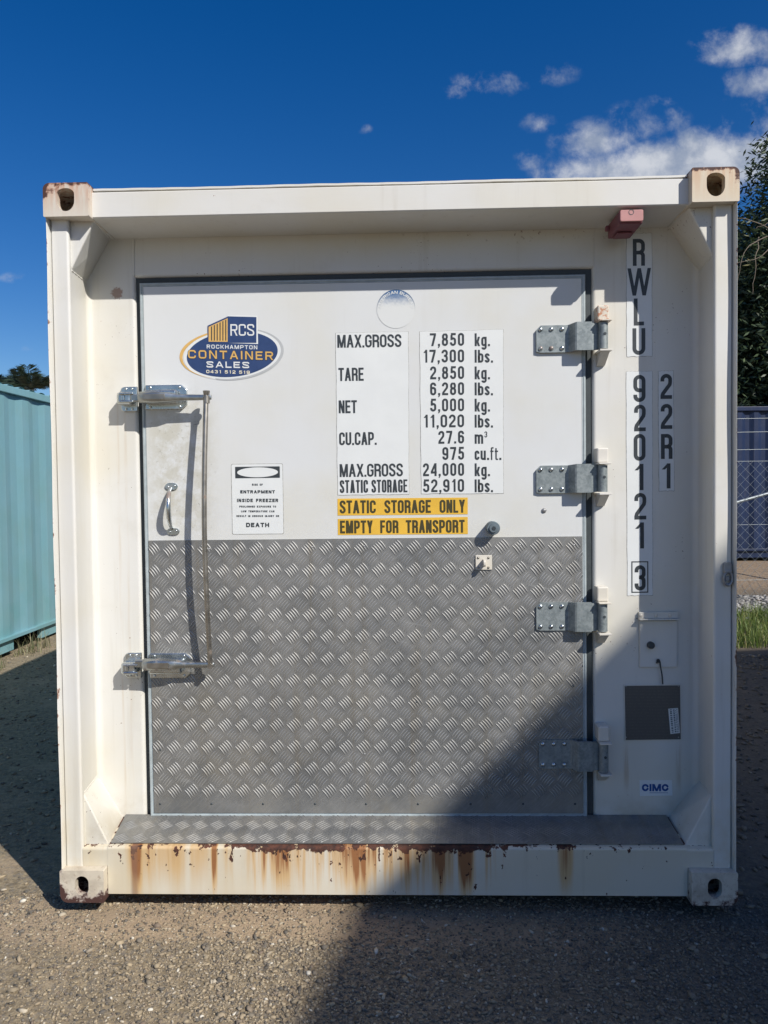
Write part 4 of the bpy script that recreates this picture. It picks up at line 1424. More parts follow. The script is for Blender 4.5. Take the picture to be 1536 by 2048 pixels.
# data plate with a small sticker
mb = MB()
Q = q4(YW, (1249, 1480.5), (1363, 1479), (1361.5, 1368), (1247, 1369))
mb.prism([Q[0], Q[1], Q[2], Q[3]], 'y', YW - .0048, YW - .0006, 1)
Q2 = [(Q[0][0] + .003, Q[0][1] + .003), (Q[1][0] - .005, Q[1][1] + .003), (Q[2][0] - .005, Q[2][1] - .004), (Q[3][0] + .003, Q[3][1] - .004)]
mb.prism(Q2, 'y', YW - .0062, YW - .0049, 0)
for px, py in ((1252, 1372.5), (1357, 1372), (1252.5, 1474.5), (1357, 1474.5)): mb.dome(at(px, py, YW - .0062), .0028, .002, 8, 2)
dp = mb.build('data_plate', [M['plate'], M['bracket'], M['greyalu']], root)
mb = MB()
Yl = YW - .0070
QL = q4(Yl, (1341, 1468), (1360, 1466), (1356, 1416), (1336.5, 1417.5))
sheet(mb, QL, Yl, 0)
o_, ux, uz = Vector(QL[0]), Vector(QL[1]) - Vector(QL[0]), Vector(QL[3]) - Vector(QL[0])
rr2 = random.Random(3)
for col_, wcol in ((.14, .20), (.48, .16), (.72, .07), (.86, .06)):
    v_ = .05
    while v_ < .93:
        l_ = rr2.uniform(.025, .06)
        ps = [o_ + ux * (col_ + i * wcol) + uz * (v_ + j * l_) for i, j in ((0, 0), (1, 0), (1, 1), (0, 1))]
        mb.add([(p.x, Yl - .0004, p.y) for p in ps], [(0, 1, 2, 3)], 1)
        v_ += l_ + rr2.uniform(.015, .045)
mb.build('data_label', [M['sticker'], M['grey']], dp)

# red alarm horn under the roof beam
mb = MB()
yA, yB = .028, .185
a, b = at(1239.5, 446, yA), at(1287, 418, yA)
X0, X1, Z0, Z1 = a[0], b[0], a[2], b[2]
zm = Z0 + (Z1 - Z0) * .42
prof = [(yA + .004, zm), (yA, zm + .006), (yA, Z1 - .006), (yA + .006, Z1), (yB, Z1), (yB, Z0 - .004), (yA + .06, Z0 - .002), (yA + .010, Z0)]
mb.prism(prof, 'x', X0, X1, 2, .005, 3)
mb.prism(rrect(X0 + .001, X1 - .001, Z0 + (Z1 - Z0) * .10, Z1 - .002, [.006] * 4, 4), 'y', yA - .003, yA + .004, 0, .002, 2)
c = at(1262, 425, yA)
ringp = [(c[0] + .0085 * math.cos(2 * math.pi * k / 24), c[2] + .0085 * math.sin(2 * math.pi * k / 24)) for k in range(24)]
for pol in strip(ringp, .0022, True): mb.add([(x, yA - .0036, z) for x, z in pol], [(0, 1, 2, 3)], 1)
mb.box(X0 + .014, X1 - .014, yA + .08, yA + .14, Z0 - .010, Z0 - .0045, .002, 2, 2)
for s, xx in ((-1, X0), (1, X1)):
    mb.box(min(xx, xx + s * .014), max(xx, xx + s * .014), yB - .03, yB - .012, Z1 - .028, Z1 - .010, .003, 2, 2)
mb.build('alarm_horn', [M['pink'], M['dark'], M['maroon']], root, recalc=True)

# lashing ring on the right post
mb = MB()
c = at(1452.5, 1146, YF)
Xc, Zc = c[0], c[2]
mb.prism(rrect(Xc - .013, Xc + .016, Zc + .004, Zc + .040, [.004, .004, .008, .008], 4), 'y', YF - .010, YF - .0004, 0, .002, 2)
mb.box(Xc - .012, Xc + .014, YF - .016, YF - .0104, Zc + .002, Zc + .012, .002)
lr = mb.build('lashing_bracket', M['greyalu'], root)
mb = MB()
ring = [(Xc + .002 + .0145 * math.cos(a), YF - .0105, Zc - .018 + (.022 if math.sin(a) > 0 else .024) * math.sin(a)) for a in [2 * math.pi * k / 28 for k in range(29)]]
mb.tube(ring, .0052, 8, 0, False)
mb.box(Xc - .005, Xc + .009, YF - .009, YF - .0004, Zc - .028, Zc - .012, .002)
mb.build('lashing_ring', M['greyalu'], lr)

# ================================================================== GROUND
def gz_at(x, y):
    """height of the yard: flat by the container, a low bank under the blue container"""
    s = np.clip((y - 6.6 - 0.10 * (x - 4)) / 2.6, 0, 1)
    e = np.clip((x - 1.6) / 1.5, 0, 1)
    bank = (s * s * (3 - 2 * s)) * (e * e * (3 - 2 * e)) * .27
    und = .012 * np.sin(x * 1.7 + .4) * np.sin(y * 1.3) + .008 * np.sin(x * 3.9 - y * 2.7)
    near = np.clip((np.abs(y + .1) - .35) / 1.0, 0, 1) * np.clip(3.0 - np.hypot(x, y) * .02, 0, 1)
    return -.054 + bank + und * np.clip(near, 0, 1)


def ground_mat():
    m, nt, b, ob = mat_new('stony_dirt')
    x, y, z = sep(nt, ob)
    n1 = noise(nt, ob, 1.4, 6.0, 0.6)
    n2 = noise(nt, ob, 34.0, 7.0, 0.75)
    v = voro(nt, ob, 95.0, 'F1', 'Color')
    vd = voro(nt, ob, 95.0, 'F1', 'Distance')
    v2 = voro(nt, ob, 260.0, 'F1', 'Color')
    col = mixc(nt, n2.ss(0.3, 0.7), (0.16, 0.125, 0.08), (0.39, 0.31, 0.20))
    col = mixc(nt, v.ss(0.45, 0.95) * 0.55, col, (0.16, 0.155, 0.15))
    col = mixc(nt, v2.ss(0.75, 1.0) * 0.45, col, (0.48, 0.43, 0.35))
    # sandy washed-out patches, one along the drip line of the sill
    dl = ((y + .03) / .15).abs().ss(0.3, 1.4, .75, 0.0) * x.ss(1.2, .3)
    sand = (noise(nt, ob, 2.2, 5.0, 0.6) + dl * .35 + x.ss(-.8, -2.0) * y.ss(.2, -.5) * .12).ss(0.52, 0.72)
    col = mixc(nt, sand * 0.72, col, (0.44, 0.33, 0.22))
    # shade right of the container darkened into the ground colour, red earth on the bank
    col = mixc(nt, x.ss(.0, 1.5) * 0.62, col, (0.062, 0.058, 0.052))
    bank = z.ss(-.01, .10) * x.ss(1.8, 2.5)
    col = mixc(nt, bank, col, mixc(nt, n2.ss(.3, .7), (0.17, 0.125, 0.085), (0.34, 0.255, 0.175)))
    setin(nt, b.inputs['Base Color'], col)
    b.inputs['Roughness'].default_value = 0.95
    b.inputs['Specular IOR Level'].default_value = 0.2
    bump(nt, b, n2 * 1.2 - vd * 0.5 + noise(nt, ob, 150.0, 4.0, .7) * .7, 0.6, 0.008)
    return m


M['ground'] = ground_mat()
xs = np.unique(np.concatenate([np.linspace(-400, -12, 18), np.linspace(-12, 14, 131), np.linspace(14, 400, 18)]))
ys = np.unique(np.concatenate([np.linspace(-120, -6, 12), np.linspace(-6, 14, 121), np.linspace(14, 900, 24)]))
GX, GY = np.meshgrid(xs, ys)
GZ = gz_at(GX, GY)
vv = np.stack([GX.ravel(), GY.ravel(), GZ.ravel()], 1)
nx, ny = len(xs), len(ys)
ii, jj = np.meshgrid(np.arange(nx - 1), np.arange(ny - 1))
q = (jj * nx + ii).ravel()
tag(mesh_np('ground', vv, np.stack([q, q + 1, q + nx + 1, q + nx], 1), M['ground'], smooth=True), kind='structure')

ng = np.random.default_rng(11)
ICO = []
ph = (1 + 5 ** .5) / 2
ICO = np.array([(-1, ph, 0), (1, ph, 0), (-1, -ph, 0), (1, -ph, 0), (0, -1, ph), (0, 1, ph), (0, -1, -ph), (0, 1, -ph), (ph, 0, -1), (ph, 0, 1), (-ph, 0, -1), (-ph, 0, 1)]) / math.hypot(1, ph)
ICF = np.array([(0, 11, 5), (0, 5, 1), (0, 1, 7), (0, 7, 10), (0, 10, 11), (1, 5, 9), (5, 11, 4), (11, 10, 2), (10, 7, 6), (7, 1, 8), (3, 9, 4), (3, 4, 2), (3, 2, 6), (3, 6, 8), (3, 8, 9), (4, 9, 5), (2, 4, 11), (6, 2, 10), (8, 6, 7), (9, 8, 1)])


def stones(x, y, size, sink=.35, z0=None):
    n = len(x)
    v = ICO[None] * (1 + ng.uniform(-.42, .36, (n, 12, 1)))
    v = v * (np.stack([ng.uniform(.7, 1.7, n), ng.uniform(.5, 1.1, n), ng.uniform(.3, .7, n)], 1)[:, None])
    a, b_ = ng.uniform(0, 2 * np.pi, n), ng.uniform(-.5, .5, n)
    c, s = np.cos(b_)[:, None], np.sin(b_)[:, None]
    v = np.stack([v[..., 0], v[..., 1] * c - v[..., 2] * s, v[..., 1] * s + v[..., 2] * c], 2)
    c, s = np.cos(a)[:, None], np.sin(a)[:, None]
    v = np.stack([v[..., 0] * c - v[..., 1] * s, v[..., 0] * s + v[..., 1] * c, v[..., 2]], 2)
    v = v * (size[:, None, None] / 2)
    z = gz_at(x, y) if z0 is None else z0
    v += np.stack([x, y, z + size * .25 * (1 - sink * 2)], 1)[:, None]
    t = np.repeat(ng.random(n), 12)
    fa = (ICF[None] + (np.arange(n) * 12)[:, None, None]).reshape(-1, 3)
    return v.reshape(-1, 3), fa, t


def join(*parts):
    vs, fs, ts, k = [], [], [], 0
    for v, f_, t in parts:
        vs.append(v); fs.append(f_ + k); ts.append(t); k += len(v)
    return np.concatenate(vs), np.concatenate(fs), np.concatenate(ts)


def stone_mat(name, ramp, gritty=.4, right_shade=0.0):
    m, nt, b, ob = mat_new(name)
    a = nt.nodes.new('ShaderNodeAttribute'); a.attribute_name = 'tint'
    cr = nt.nodes.new('ShaderNodeValToRGB'); nt.links.new(a.outputs['Fac'], cr.inputs[0])
    cr.color_ramp.interpolation = 'LINEAR'
    e = cr.color_ramp.elements
    e[0].position, e[0].color = ramp[0][0], (*ramp[0][1], 1)
    e[1].position, e[1].color = ramp[-1][0], (*ramp[-1][1], 1)
    for p, c in ramp[1:-1]:
        x = e.new(p); x.color = (*c, 1)
    n = noise(nt, ob, 160.0, 4.0, .7)
    x, y, z = sep(nt, ob)
    cc = mixc(nt, n.ss(.35, .75) * gritty, cr.outputs[0], (.33, .265, .18))
    if right_shade: cc = mixc(nt, x.ss(.0, 1.5) * right_shade, cc, mixc(nt, n.ss(.3, .7), (.035, .035, .033), (.10, .095, .085)))  # stones on the shaded right side painted darker to deepen the shade
    setin(nt, b.inputs['Base Color'], cc)
    b.inputs['Roughness'].default_value = .85
    bump(nt, b, n, .4, .002)
    return m


M['stone'] = stone_mat('mixed_gravel', [(0, (.06, .057, .052)), (.18, (.14, .125, .105)), (.36, (.26, .21, .14)), (.7, (.42, .335, .215)), (.86, (.16, .12, .09)), (.93, (.42, .36, .26)), (.985, (.52, .45, .34)), (1, (.7, .66, .56))], right_shade=.6)


def clump_keep(x, y, f=1.0):
    k = .5 + .5 * np.sin(x * 3.1 * f + 1.3 * np.sin(y * 2.3 * f)) * np.sin(y * 2.7 * f + 1.1 * np.sin(x * 1.9 * f))
    return ng.random(len(x)) < (.35 + .65 * k)


def field(n, x0, x1, y0, y1, smin, smax, p=2.2):
    x = ng.uniform(x0, x1, n); y = ng.uniform(y0, y1, n)
    k = clump_keep(x, y)
    strip_ = (np.abs(y + .02) < .10) & (x < .6) & (x > -1.1) & (ng.random(n) < .45)
    under = (np.abs(x) < 1.2) & (y > .15)
    bankm = (x > 1.9) & (y > 4.2)
    k &= ~strip_ & ~under & ~bankm
    x, y = x[k], y[k]
    s = smin + (smax - smin) * ng.random(len(x)) ** p
    return stones(x, y, s, .18)


parts = [field(70000, -1.9, 2.0, -1.25, .16, .004, .0145, 1.6), field(60000, -1.9, 2.0, -1.25, .16, .003, .007, 1.0), field(4200, -1.9, 2.0, -1.25, .12, .011, .026, 2.8),
         field(9000, -4.2, -1.2, .0, 6.5, .006, .03, 2.2), field(12000, 1.2, 4.6, -.6, 4.6, .008, .04, 2.2), field(5000, -4.2, 5, -6, -1.25, .008, .04, 2.2)]
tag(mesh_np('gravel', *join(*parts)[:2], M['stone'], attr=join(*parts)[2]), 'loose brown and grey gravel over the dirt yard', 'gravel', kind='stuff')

# pale crushed stone below the bank
n = 9000
x = ng.uniform(2.2, 8.5, n); y = 6.35 + .10 * (x - 4) + ng.uniform(-.35, 1.1, n)
M['palestone'] = stone_mat('pale_crushed_stone', [(0, (.10, .10, .095)), (.3, (.20, .195, .185)), (.7, (.33, .32, .30)), (1, (.50, .48, .45))], .2)
v_, f_, t_ = stones(x, y, ng.uniform(.02, .075, n), .3)
tag(mesh_np('crushed_stone', v_, f_, M['palestone'], attr=t_), 'strip of pale crushed stone behind the grass', 'gravel', kind='stuff')


# ------------------------------------------------------------------ grass
def leaf_mat(name, ramp, rough=.5, trans=.25):
    m, nt, b, ob = mat_new(name)
    a = nt.nodes.new('ShaderNodeAttribute'); a.attribute_name = 'tint'
    cr = nt.nodes.new('ShaderNodeValToRGB'); nt.links.new(a.outputs['Fac'], cr.inputs[0])
    e = cr.color_ramp.elements
    e[0].position, e[0].color = ramp[0][0], (*ramp[0][1], 1)
    e[1].position, e[1].color = ramp[-1][0], (*ramp[-1][1], 1)
    for p, c in ramp[1:-1]:
        x = e.new(p); x.color = (*c, 1)
    nt.links.new(cr.outputs[0], b.inputs['Base Color'])
    b.inputs['Roughness'].default_value = rough
    if trans:
        tr = nt.nodes.new('ShaderNodeBsdfTranslucent'); nt.links.new(cr.outputs[0], tr.inputs[0])
        ms = nt.nodes.new('ShaderNodeMixShader'); ms.inputs[0].default_value = trans
        o = next(x for x in nt.nodes if x.type == 'OUTPUT_MATERIAL')
        nt.links.new(b.outputs[0], ms.inputs[1]); nt.links.new(tr.outputs[0], ms.inputs[2]); nt.links.new(ms.outputs[0], o.inputs[0])
    return m


M['grass'] = leaf_mat('green_grass', [(0, (.05, .09, .014)), (.5, (.115, .185, .032)), (.85, (.21, .26, .06)), (1, (.38, .33, .14))])


def blades(x, y, h, wd):
    n = len(x)
    a = ng.uniform(0, 2 * np.pi, n); lean = ng.uniform(.1, .9, n)
    ts = np.array([0, .35, .7, 1.0])
    z0 = gz_at(x, y)
    side = np.stack([-np.sin(a), np.cos(a)], 1); fw = np.stack([np.cos(a), np.sin(a)], 1)
    V_ = np.zeros((n, 8, 3))
    for i, t in enumerate(ts):
        c = np.stack([x, y], 1) + fw * (lean * h * t * t)[:, None]
        ww = wd * (1 - t) ** .7 + .0006
        z = z0 + h * t * (1 - .35 * lean * t)
        for s, sg in ((0, -1), (1, 1)):
            V_[:, i * 2 + s, :2] = c + side * (sg * ww / 2)[:, None]; V_[:, i * 2 + s, 2] = z
    F = np.array([(0, 1, 3, 2), (2, 3, 5, 4), (4, 5, 7, 6)])
    fa = (F[None] + (np.arange(n) * 8)[:, None, None]).reshape(-1, 4)
    return V_.reshape(-1, 3), fa, np.repeat(ng.random(n), 8)


n = 26000
x = ng.uniform(2.3, 7.5, n); y = 4.5 + ng.random(n) ** 1.0 * 1.85 + .08 * (x - 4)
k = clump_keep(x, y, 1.6); x, y = x[k], y[k]
v_, f_, t_ = blades(x, y, ng.uniform(.07, .20, len(x)), ng.uniform(.004, .010, len(x)))
tag(mesh_np('grass', v_, f_, M['grass'], attr=t_), 'strip of rough green grass at the edge of the gravel yard', 'grass', kind='stuff')
x = -3.72 + np.abs(ng.normal(0, .10, 1500)); y = ng.uniform(1.5, 7, 1500)
k = np.sin(y * 3.2) + np.sin(y * 7.1) > .35; x, y = x[k], y[k]
v_, f_, t_ = blades(x, y, ng.uniform(.04, .22, len(x)), ng.uniform(.004, .008, len(x)))
M['weed'] = leaf_mat('dry_weeds', [(0, (.10, .12, .05)), (.5, (.20, .20, .10)), (1, (.36, .31, .18))])
tag(mesh_np('weeds', v_, f_, M['weed'], attr=t_), 'thin dry weeds along the foot of the teal container', 'weeds', kind='stuff')


# ------------------------------------------------------------------ other containers
def corrug(L, pitch=.278, depth=.036):
    """outline of a corrugated wall: distance along, depth in"""
    P = []
    s = 0
    while s < L - pitch:
        P += [(s, 0), (s + .26 * pitch, 0), (s + .5 * pitch, depth), (s + .76 * pitch, depth)]
        s += pitch
    P += [(s, 0), (L, 0)]
    return P


def faded(name, base, pale, dirty):
    def ex(nt, ob, x, y, z, col, rg):
        st = noise(nt, comb(nt, x * 9.0, y * 9.0, z * .7), 1.0, 5.0, .6)
        col = mixc(nt, st.ss(.4, .75) * .45, col, pale)
        b_ = noise(nt, ob, 3.0, 5.0, .6)
        col = mixc(nt, (z.ss(1.0, .2) * .5 + .25) * b_.ss(.4, .75), col, dirty)
        return col, rg
    return paint(name, base, .5, .5, .45, extra=ex)


M['teal'] = faded('faded_teal_paint', (.20, .385, .425), (.25, .41, .445), (.15, .35, .37))
M['blue'] = faded('navy_container_paint', (.010, .022, .066), (.018, .036, .095), (.008, .017, .048))


def other_container(label, loc, rotz, m, L=6.058, pockets=True, pitch=.278, depth=.036):
    """length along local +X, near long side faces local -Y; depth 2.438 along +Y"""
    e = empty('shipping_container', loc, rotz)
    tag(e, label, 'shipping container')
    Hc, Wc = 2.591, 2.438
    for y0, sg in ((.03, 1), (Wc - .03, -1)):
        P = corrug(L - .3, pitch, depth)
        mb = MB()
        n = len(P)
        vs = [(.15 + s, y0 + sg * d, z) for z in (.155, 2.49) for s, d in P]
        mb.add(vs, [(i, i + 1, n + i + 1, n + i) for i in range(n - 1)])
        mb.build('side_wall', m, e)
        mb = MB()
        ya, yb = sorted((y0 - sg * .028, y0 + sg * .05))
        mb.box(.165, L - .165, ya, yb, 2.48, 2.55, .006)
        mb.build('top_rail', m, e)
        mb = MB()
        yc, yd = sorted((y0 - sg * .028, y0 + sg * .05))
        ye, yf_ = sorted((y0 + sg * .012, y0 + sg * .06))
        mb.box(.165, L - .165, yc, yd, .12, .158, .004)
        mid = L / 2
        segs = [(.165, L - .165)] if not pockets else [(.165, mid - 2.02), (mid - 1.47, mid + 1.47), (mid + 2.02, L - .165)]
        for a, b_ in segs: mb.box(a, b_, ye, yf_, .005, .119, .003)
        mb.build('bottom_rail', m, e)
    for x0 in (0.0, L - .16):
        for y0 in (0.0, Wc - .16):
            mb = MB(); mb.box(x0 + .004, x0 + .156, y0 + .004, y0 + .156, .119, 2.471, .01); mb.build('corner_post', m, e)
            for z0 in (0.0, 2.473):
                mb = MB()
                hole = rrect(x0 + .055, x0 + .105, z0 + .022, z0 + .096, [.024] * 4, 6)
                ff = y0 if y0 == 0 else y0 + .16
                mb.holed(rrect(x0, x0 + .16, z0, z0 + .118, [.006] * 4, 3), hole, min(ff, ff + (.025 if y0 == 0 else -.025)), max(ff, ff + (.025 if y0 == 0 else -.025)))
                mb.box(x0, x0 + .16, *( (y0 + .0255, y0 + .16) if y0 == 0 else (y0, y0 + .1345)), z0, z0 + .118)
                mb.build('corner_casting', m, e)
    P = corrug(Wc - .32)
    n = len(P)
    for x0, sg in ((.03, 1), (L - .03, -1)):
        mb = MB()
        mb.add([(x0 + sg * d, .16 + s, z) for z in (.155, 2.49) for s, d in P], [(i, i + 1, n + i + 1, n + i) for i in range(n - 1)])
        mb.build('end_panel', m, e)
        mb = MB(); a, b_ = sorted((x0 - sg * .02, x0 + sg * .05))
        mb.box(a, b_, .165, Wc - .165, 2.48, 2.56, .006); mb.build('end_beam', m, e)
        mb = MB(); mb.box(a, b_, .165, Wc - .165, .01, .154, .006); mb.build('end_beam', m, e)
    P = corrug(L - .2, .21, .02)
    n = len(P)
    mb = MB()
    mb.add([(.1 + s, y, 2.572 - d) for y in (.03, Wc - .03) for s, d in P], [(i, i + 1, n + i + 1, n + i) for i in range(n - 1)])
    mb.build('roof', m, e)
    mb = MB(); mb.box(.1, L - .1, .09, Wc - .09, .125, .15); mb.build('floor', M['underside'], e)
    return e


# teal one on the left: its near long side faces +X
other_container('faded teal corrugated container standing left of the white one', (-3.72, -.05, -.02), math.radians(90.0), M['teal'], pitch=.46, depth=.016)
# blue one behind the fence
other_container('dark navy blue corrugated container behind the chain-link fence', (1.9, 9.795, .27), math.radians(4.0), M['blue'])

# ------------------------------------------------------------------ chain-link fence
M['wire'] = simple('galvanised_wire', (.30, .33, .34), .45, .5, .15)
fe = empty('chain_link_fence', (-1.39, 6.471, .0), math.radians(4.0))
tag(fe, 'chain-link fence with wire strands above the mesh, beside the grass', 'fence')
FL, D = 14.0, .064
zb0, zt0_ = .06, 1.80
mb = MB()
def wire(p, q, rr_=.0019, n=4): mb.tube([p, q], rr_, n, 0, False)
nx_ = int(FL / (2 * D))
for i in range(-int((zt0_ - zb0) / (2 * D)) - 1, nx_ + 1):
    x0 = i * 2 * D
    # wires of both slants, cut to the panel
    for sg in (1, -1):
        xs_ = x0 if sg > 0 else x0 + (zt0_ - zb0)
        xe_ = xs_ + sg * (zt0_ - zb0)
        a, b_ = (xs_, zb0), (xe_, zt0_)
        if sg > 0: lo, hi = max(a[0], 0), min(b_[0], FL)
        else: lo, hi = max(b_[0], 0), min(a[0], FL)
        if hi <= lo: continue
        za = zb0 + (lo - a[0]) / sg if sg > 0 else zb0 + (a[0] - lo)
        zb2 = zb0 + (hi - a[0]) / sg if sg > 0 else zb0 + (a[0] - hi)
        yo = .0025 * sg
        wire((lo, yo, za), (hi, yo, zb2))
mb.build('wire_mesh', M['wire'], fe)
for z in (1.80, 1.0, .30):
    mb = MB(); mb.tube([(0, .006, z), (FL, .006, z)], .0024, 6); mb.build('support_wire', M['wire'], fe)
for z in (1.95, 2.17, 2.34):
    mb = MB()
    mb.tube([(FL * k / 20, .006, z - .018 * math.sin(math.pi * (k % 10) / 10) + .012 * k / 20) for k in range(21)], .0030, 6)
    k = 0.05
    while k < FL:
        mb.tube([(k - .012, -.006, z + .012), (k + .012, .018, z - .012)], .0016, 4); mb.tube([(k - .012, .018, z - .01), (k + .012, -.006, z + .012)], .0016, 4)
        k += .22
    mb.build('barbed_wire', M['wire'], fe)
for x in (.05, 4.0, 8.0, 12.0, 13.95):
    mb = MB(); mb.tube([(x, .05, -.1), (x, .05, 2.38)], .024, 12); mb.build('fence_post', M['wire'], fe)
mb = MB(); mb.tube([(7.8, .045, 1.85), (5.35, .05, 1.205), (4.6, .05, 1.02)], .019, 10); mb.build('brace_rail', M['wire'], fe)

# ------------------------------------------------------------------ trees
M['bark'] = simple('grey_brown_bark', (.16, .125, .095), .9, 0, .35, 12, .2, .5)
M['twig'] = simple('bare_pale_twigs', (.20, .165, .125), .85, 0, .2, 20, .2)
M['leaf'] = leaf_mat('narrow_green_leaves', [(0, (.016, .03, .013)), (.35, (.034, .056, .023)), (.7, (.075, .11, .05)), (.93, (.14, .18, .095)), (1, (.20, .19, .09))], .42, .18)


def leaves(c, size, droop=.6):
    """narrow hanging leaves, folded along the middle: 4 verts, 2 tris as one quad"""
    n = len(c)
    a = ng.uniform(0, 2 * np.pi, n); dz = -ng.uniform(.1, 1.0, n) * droop * 1.6
    d = np.stack([np.cos(a), np.sin(a), dz], 1); d /= np.linalg.norm(d, axis=1)[:, None]
    r_ = ng.normal(size=(n, 3)); s = np.cross(d, r_); s /= np.linalg.norm(s, axis=1)[:, None]
    L = size * ng.uniform(.7, 1.3, n)
    V_ = np.stack([c, c + d * (L * .45)[:, None] + s * (L * .14)[:, None], c + d * L[:, None], c + d * (L * .45)[:, None] - s * (L * .14)[:, None]], 1)
    fa = np.array([(0, 1, 2, 3)])[None] + (np.arange(n) * 4)[:, None, None]
    return V_.reshape(-1, 3), fa.reshape(-1, 4), np.repeat(np.clip(ng.normal(.5, .22, n), 0, 1), 4)


def tree(name, label, loc, height, rad, nclump, per, size, seed, squash=1.0, low=.22):
    g = random.Random(seed)
    e = empty(name, loc)
    tag(e, label, 'tree')
    mb = MB()
    top = Vector((g.uniform(-.4, .4), g.uniform(-.3, .3), height * .62))
    tp = [Vector((0, 0, -.3)).lerp(top, k / 6) + Vector((.12 * math.sin(k * 1.3 + seed), .1 * math.cos(k * 1.7), 0)) for k in range(7)]
    mb.tube(tp, [.30 - .035 * k for k in range(7)], 12)
    cents = []
    for k in range(nclump):
        t_ = (k + .5) / nclump
        zc = height * (low + (1 - low) * t_ ** .85)
        prof = math.sin(math.pi * min(max((zc / height - low + .10) / (1.12 - low), 0), 1)) ** .6
        aa = k * 2.39996 + g.uniform(-.5, .5)
        rr_ = rad * prof * g.uniform(.35, 1.0)
        cents.append(Vector((rr_ * math.cos(aa), rr_ * math.sin(aa) * squash, zc)))
    for c in cents[::2]:
        st = tp[min(6, 2 + int(4 * c.z / height))]
        m_ = st.lerp(c, .55) + Vector((0, 0, -.25))
        mb.tube([st, m_, c], [.10, .06, .02], 6)
    mb.build('trunk', M['bark'], e)
    pts = []
    for c in cents:
        cr = rad * g.uniform(.20, .36)
        n = int(per * g.uniform(.6, 1.4))
        # sprays of leaves: short twiglets hung with leaves, so the clump has gaps
        tw = n // 9
        th = ng.normal(size=(tw, 3)); th /= np.linalg.norm(th, axis=1)[:, None]
        base = np.array(c) + th * (cr * ng.random(tw)[:, None] ** .45) * np.array([1, 1, .75])
        off = ng.normal(0, .09 * rad / 3, (tw, 9, 3)) + np.stack([np.zeros((tw, 9)), np.zeros((tw, 9)), -np.linspace(0, .35, 9)[None].repeat(tw, 0)], 2)
        pts.append((base[:, None] + off).reshape(-1, 3))
    v_, f_, t_ = leaves(np.concatenate(pts), size)
    mesh_np('crown', v_, f_, M['leaf'], e, attr=t_)
    return e, mb


tr, _ = tree('gum_tree', 'tall dark leafy tree behind the blue container, bare twigs poking out', (10.65, 13.6, 0.2), 8.8, 4.4, 130, 2100, .145, 5, .8, .16)
mb = MB()
for a, b_, c_ in (((7.2, 12.0, 6.35), (6.55, 11.8, 6.55), (6.15, 11.9, 6.50)), ((7.2, 12.0, 6.35), (6.6, 11.9, 6.0), (6.45, 11.9, 5.4)), ((6.9, 12.0, 6.25), (6.8, 11.9, 5.8), (6.75, 11.9, 5.2)), ((7.4, 12.0, 6.3), (7.1, 11.8, 6.5), (6.7, 11.8, 6.45)), ((7.2, 12.0, 6.2), (6.9, 11.9, 5.9), (6.35, 11.9, 5.85))):
    P = smooth_path([Vector(p) - Vector((10.65, 13.6, .2)) for p in (a, b_, c_)], 6)
    P = [p + Vector((g_, 0, h_)) for p, g_, h_ in zip(P, np.cumsum(ng.normal(0, .015, len(P))), np.cumsum(ng.normal(0, .015, len(P))))]
    mb.tube(P, [.012 - .008 * k / len(P) for k in range(len(P))], 6)
mb.build('bare_twigs', M['twig'], tr)
tree('leafy_tree', 'lower dense dark tree filling in behind the blue container', (9.2, 16.0, 0.2), 7.0, 3.6, 80, 1500, .19, 9, .8, .10)

# far-off wood along the horizon
n = 26000
aa = ng.uniform(-1.25, 1.25, n); dd = ng.uniform(70, 82, n)
hh = 4.6 + 1.6 * np.sin(aa * 23) + 1.1 * np.sin(aa * 57 + 1) + .6 * np.sin(aa * 131)
v_, f_, t_ = leaves(np.stack([np.sin(aa) * dd, np.cos(aa) * dd, hh * ng.random(n) ** .7], 1), .9)
tag(mesh_np('distant_trees', v_, f_, M['leaf'], attr=t_), 'far-off line of dark green trees along the horizon', 'trees', kind='stuff')

# palms beyond the teal container
M['frond'] = leaf_mat('dark_palm_fronds', [(0, (.018, .032, .022)), (.6, (.035, .06, .036)), (1, (.075, .105, .06))], .4, .12)
M['palmtrunk'] = simple('grey_palm_trunk', (.20, .18, .15), .9, 0, .3, 8, .2)


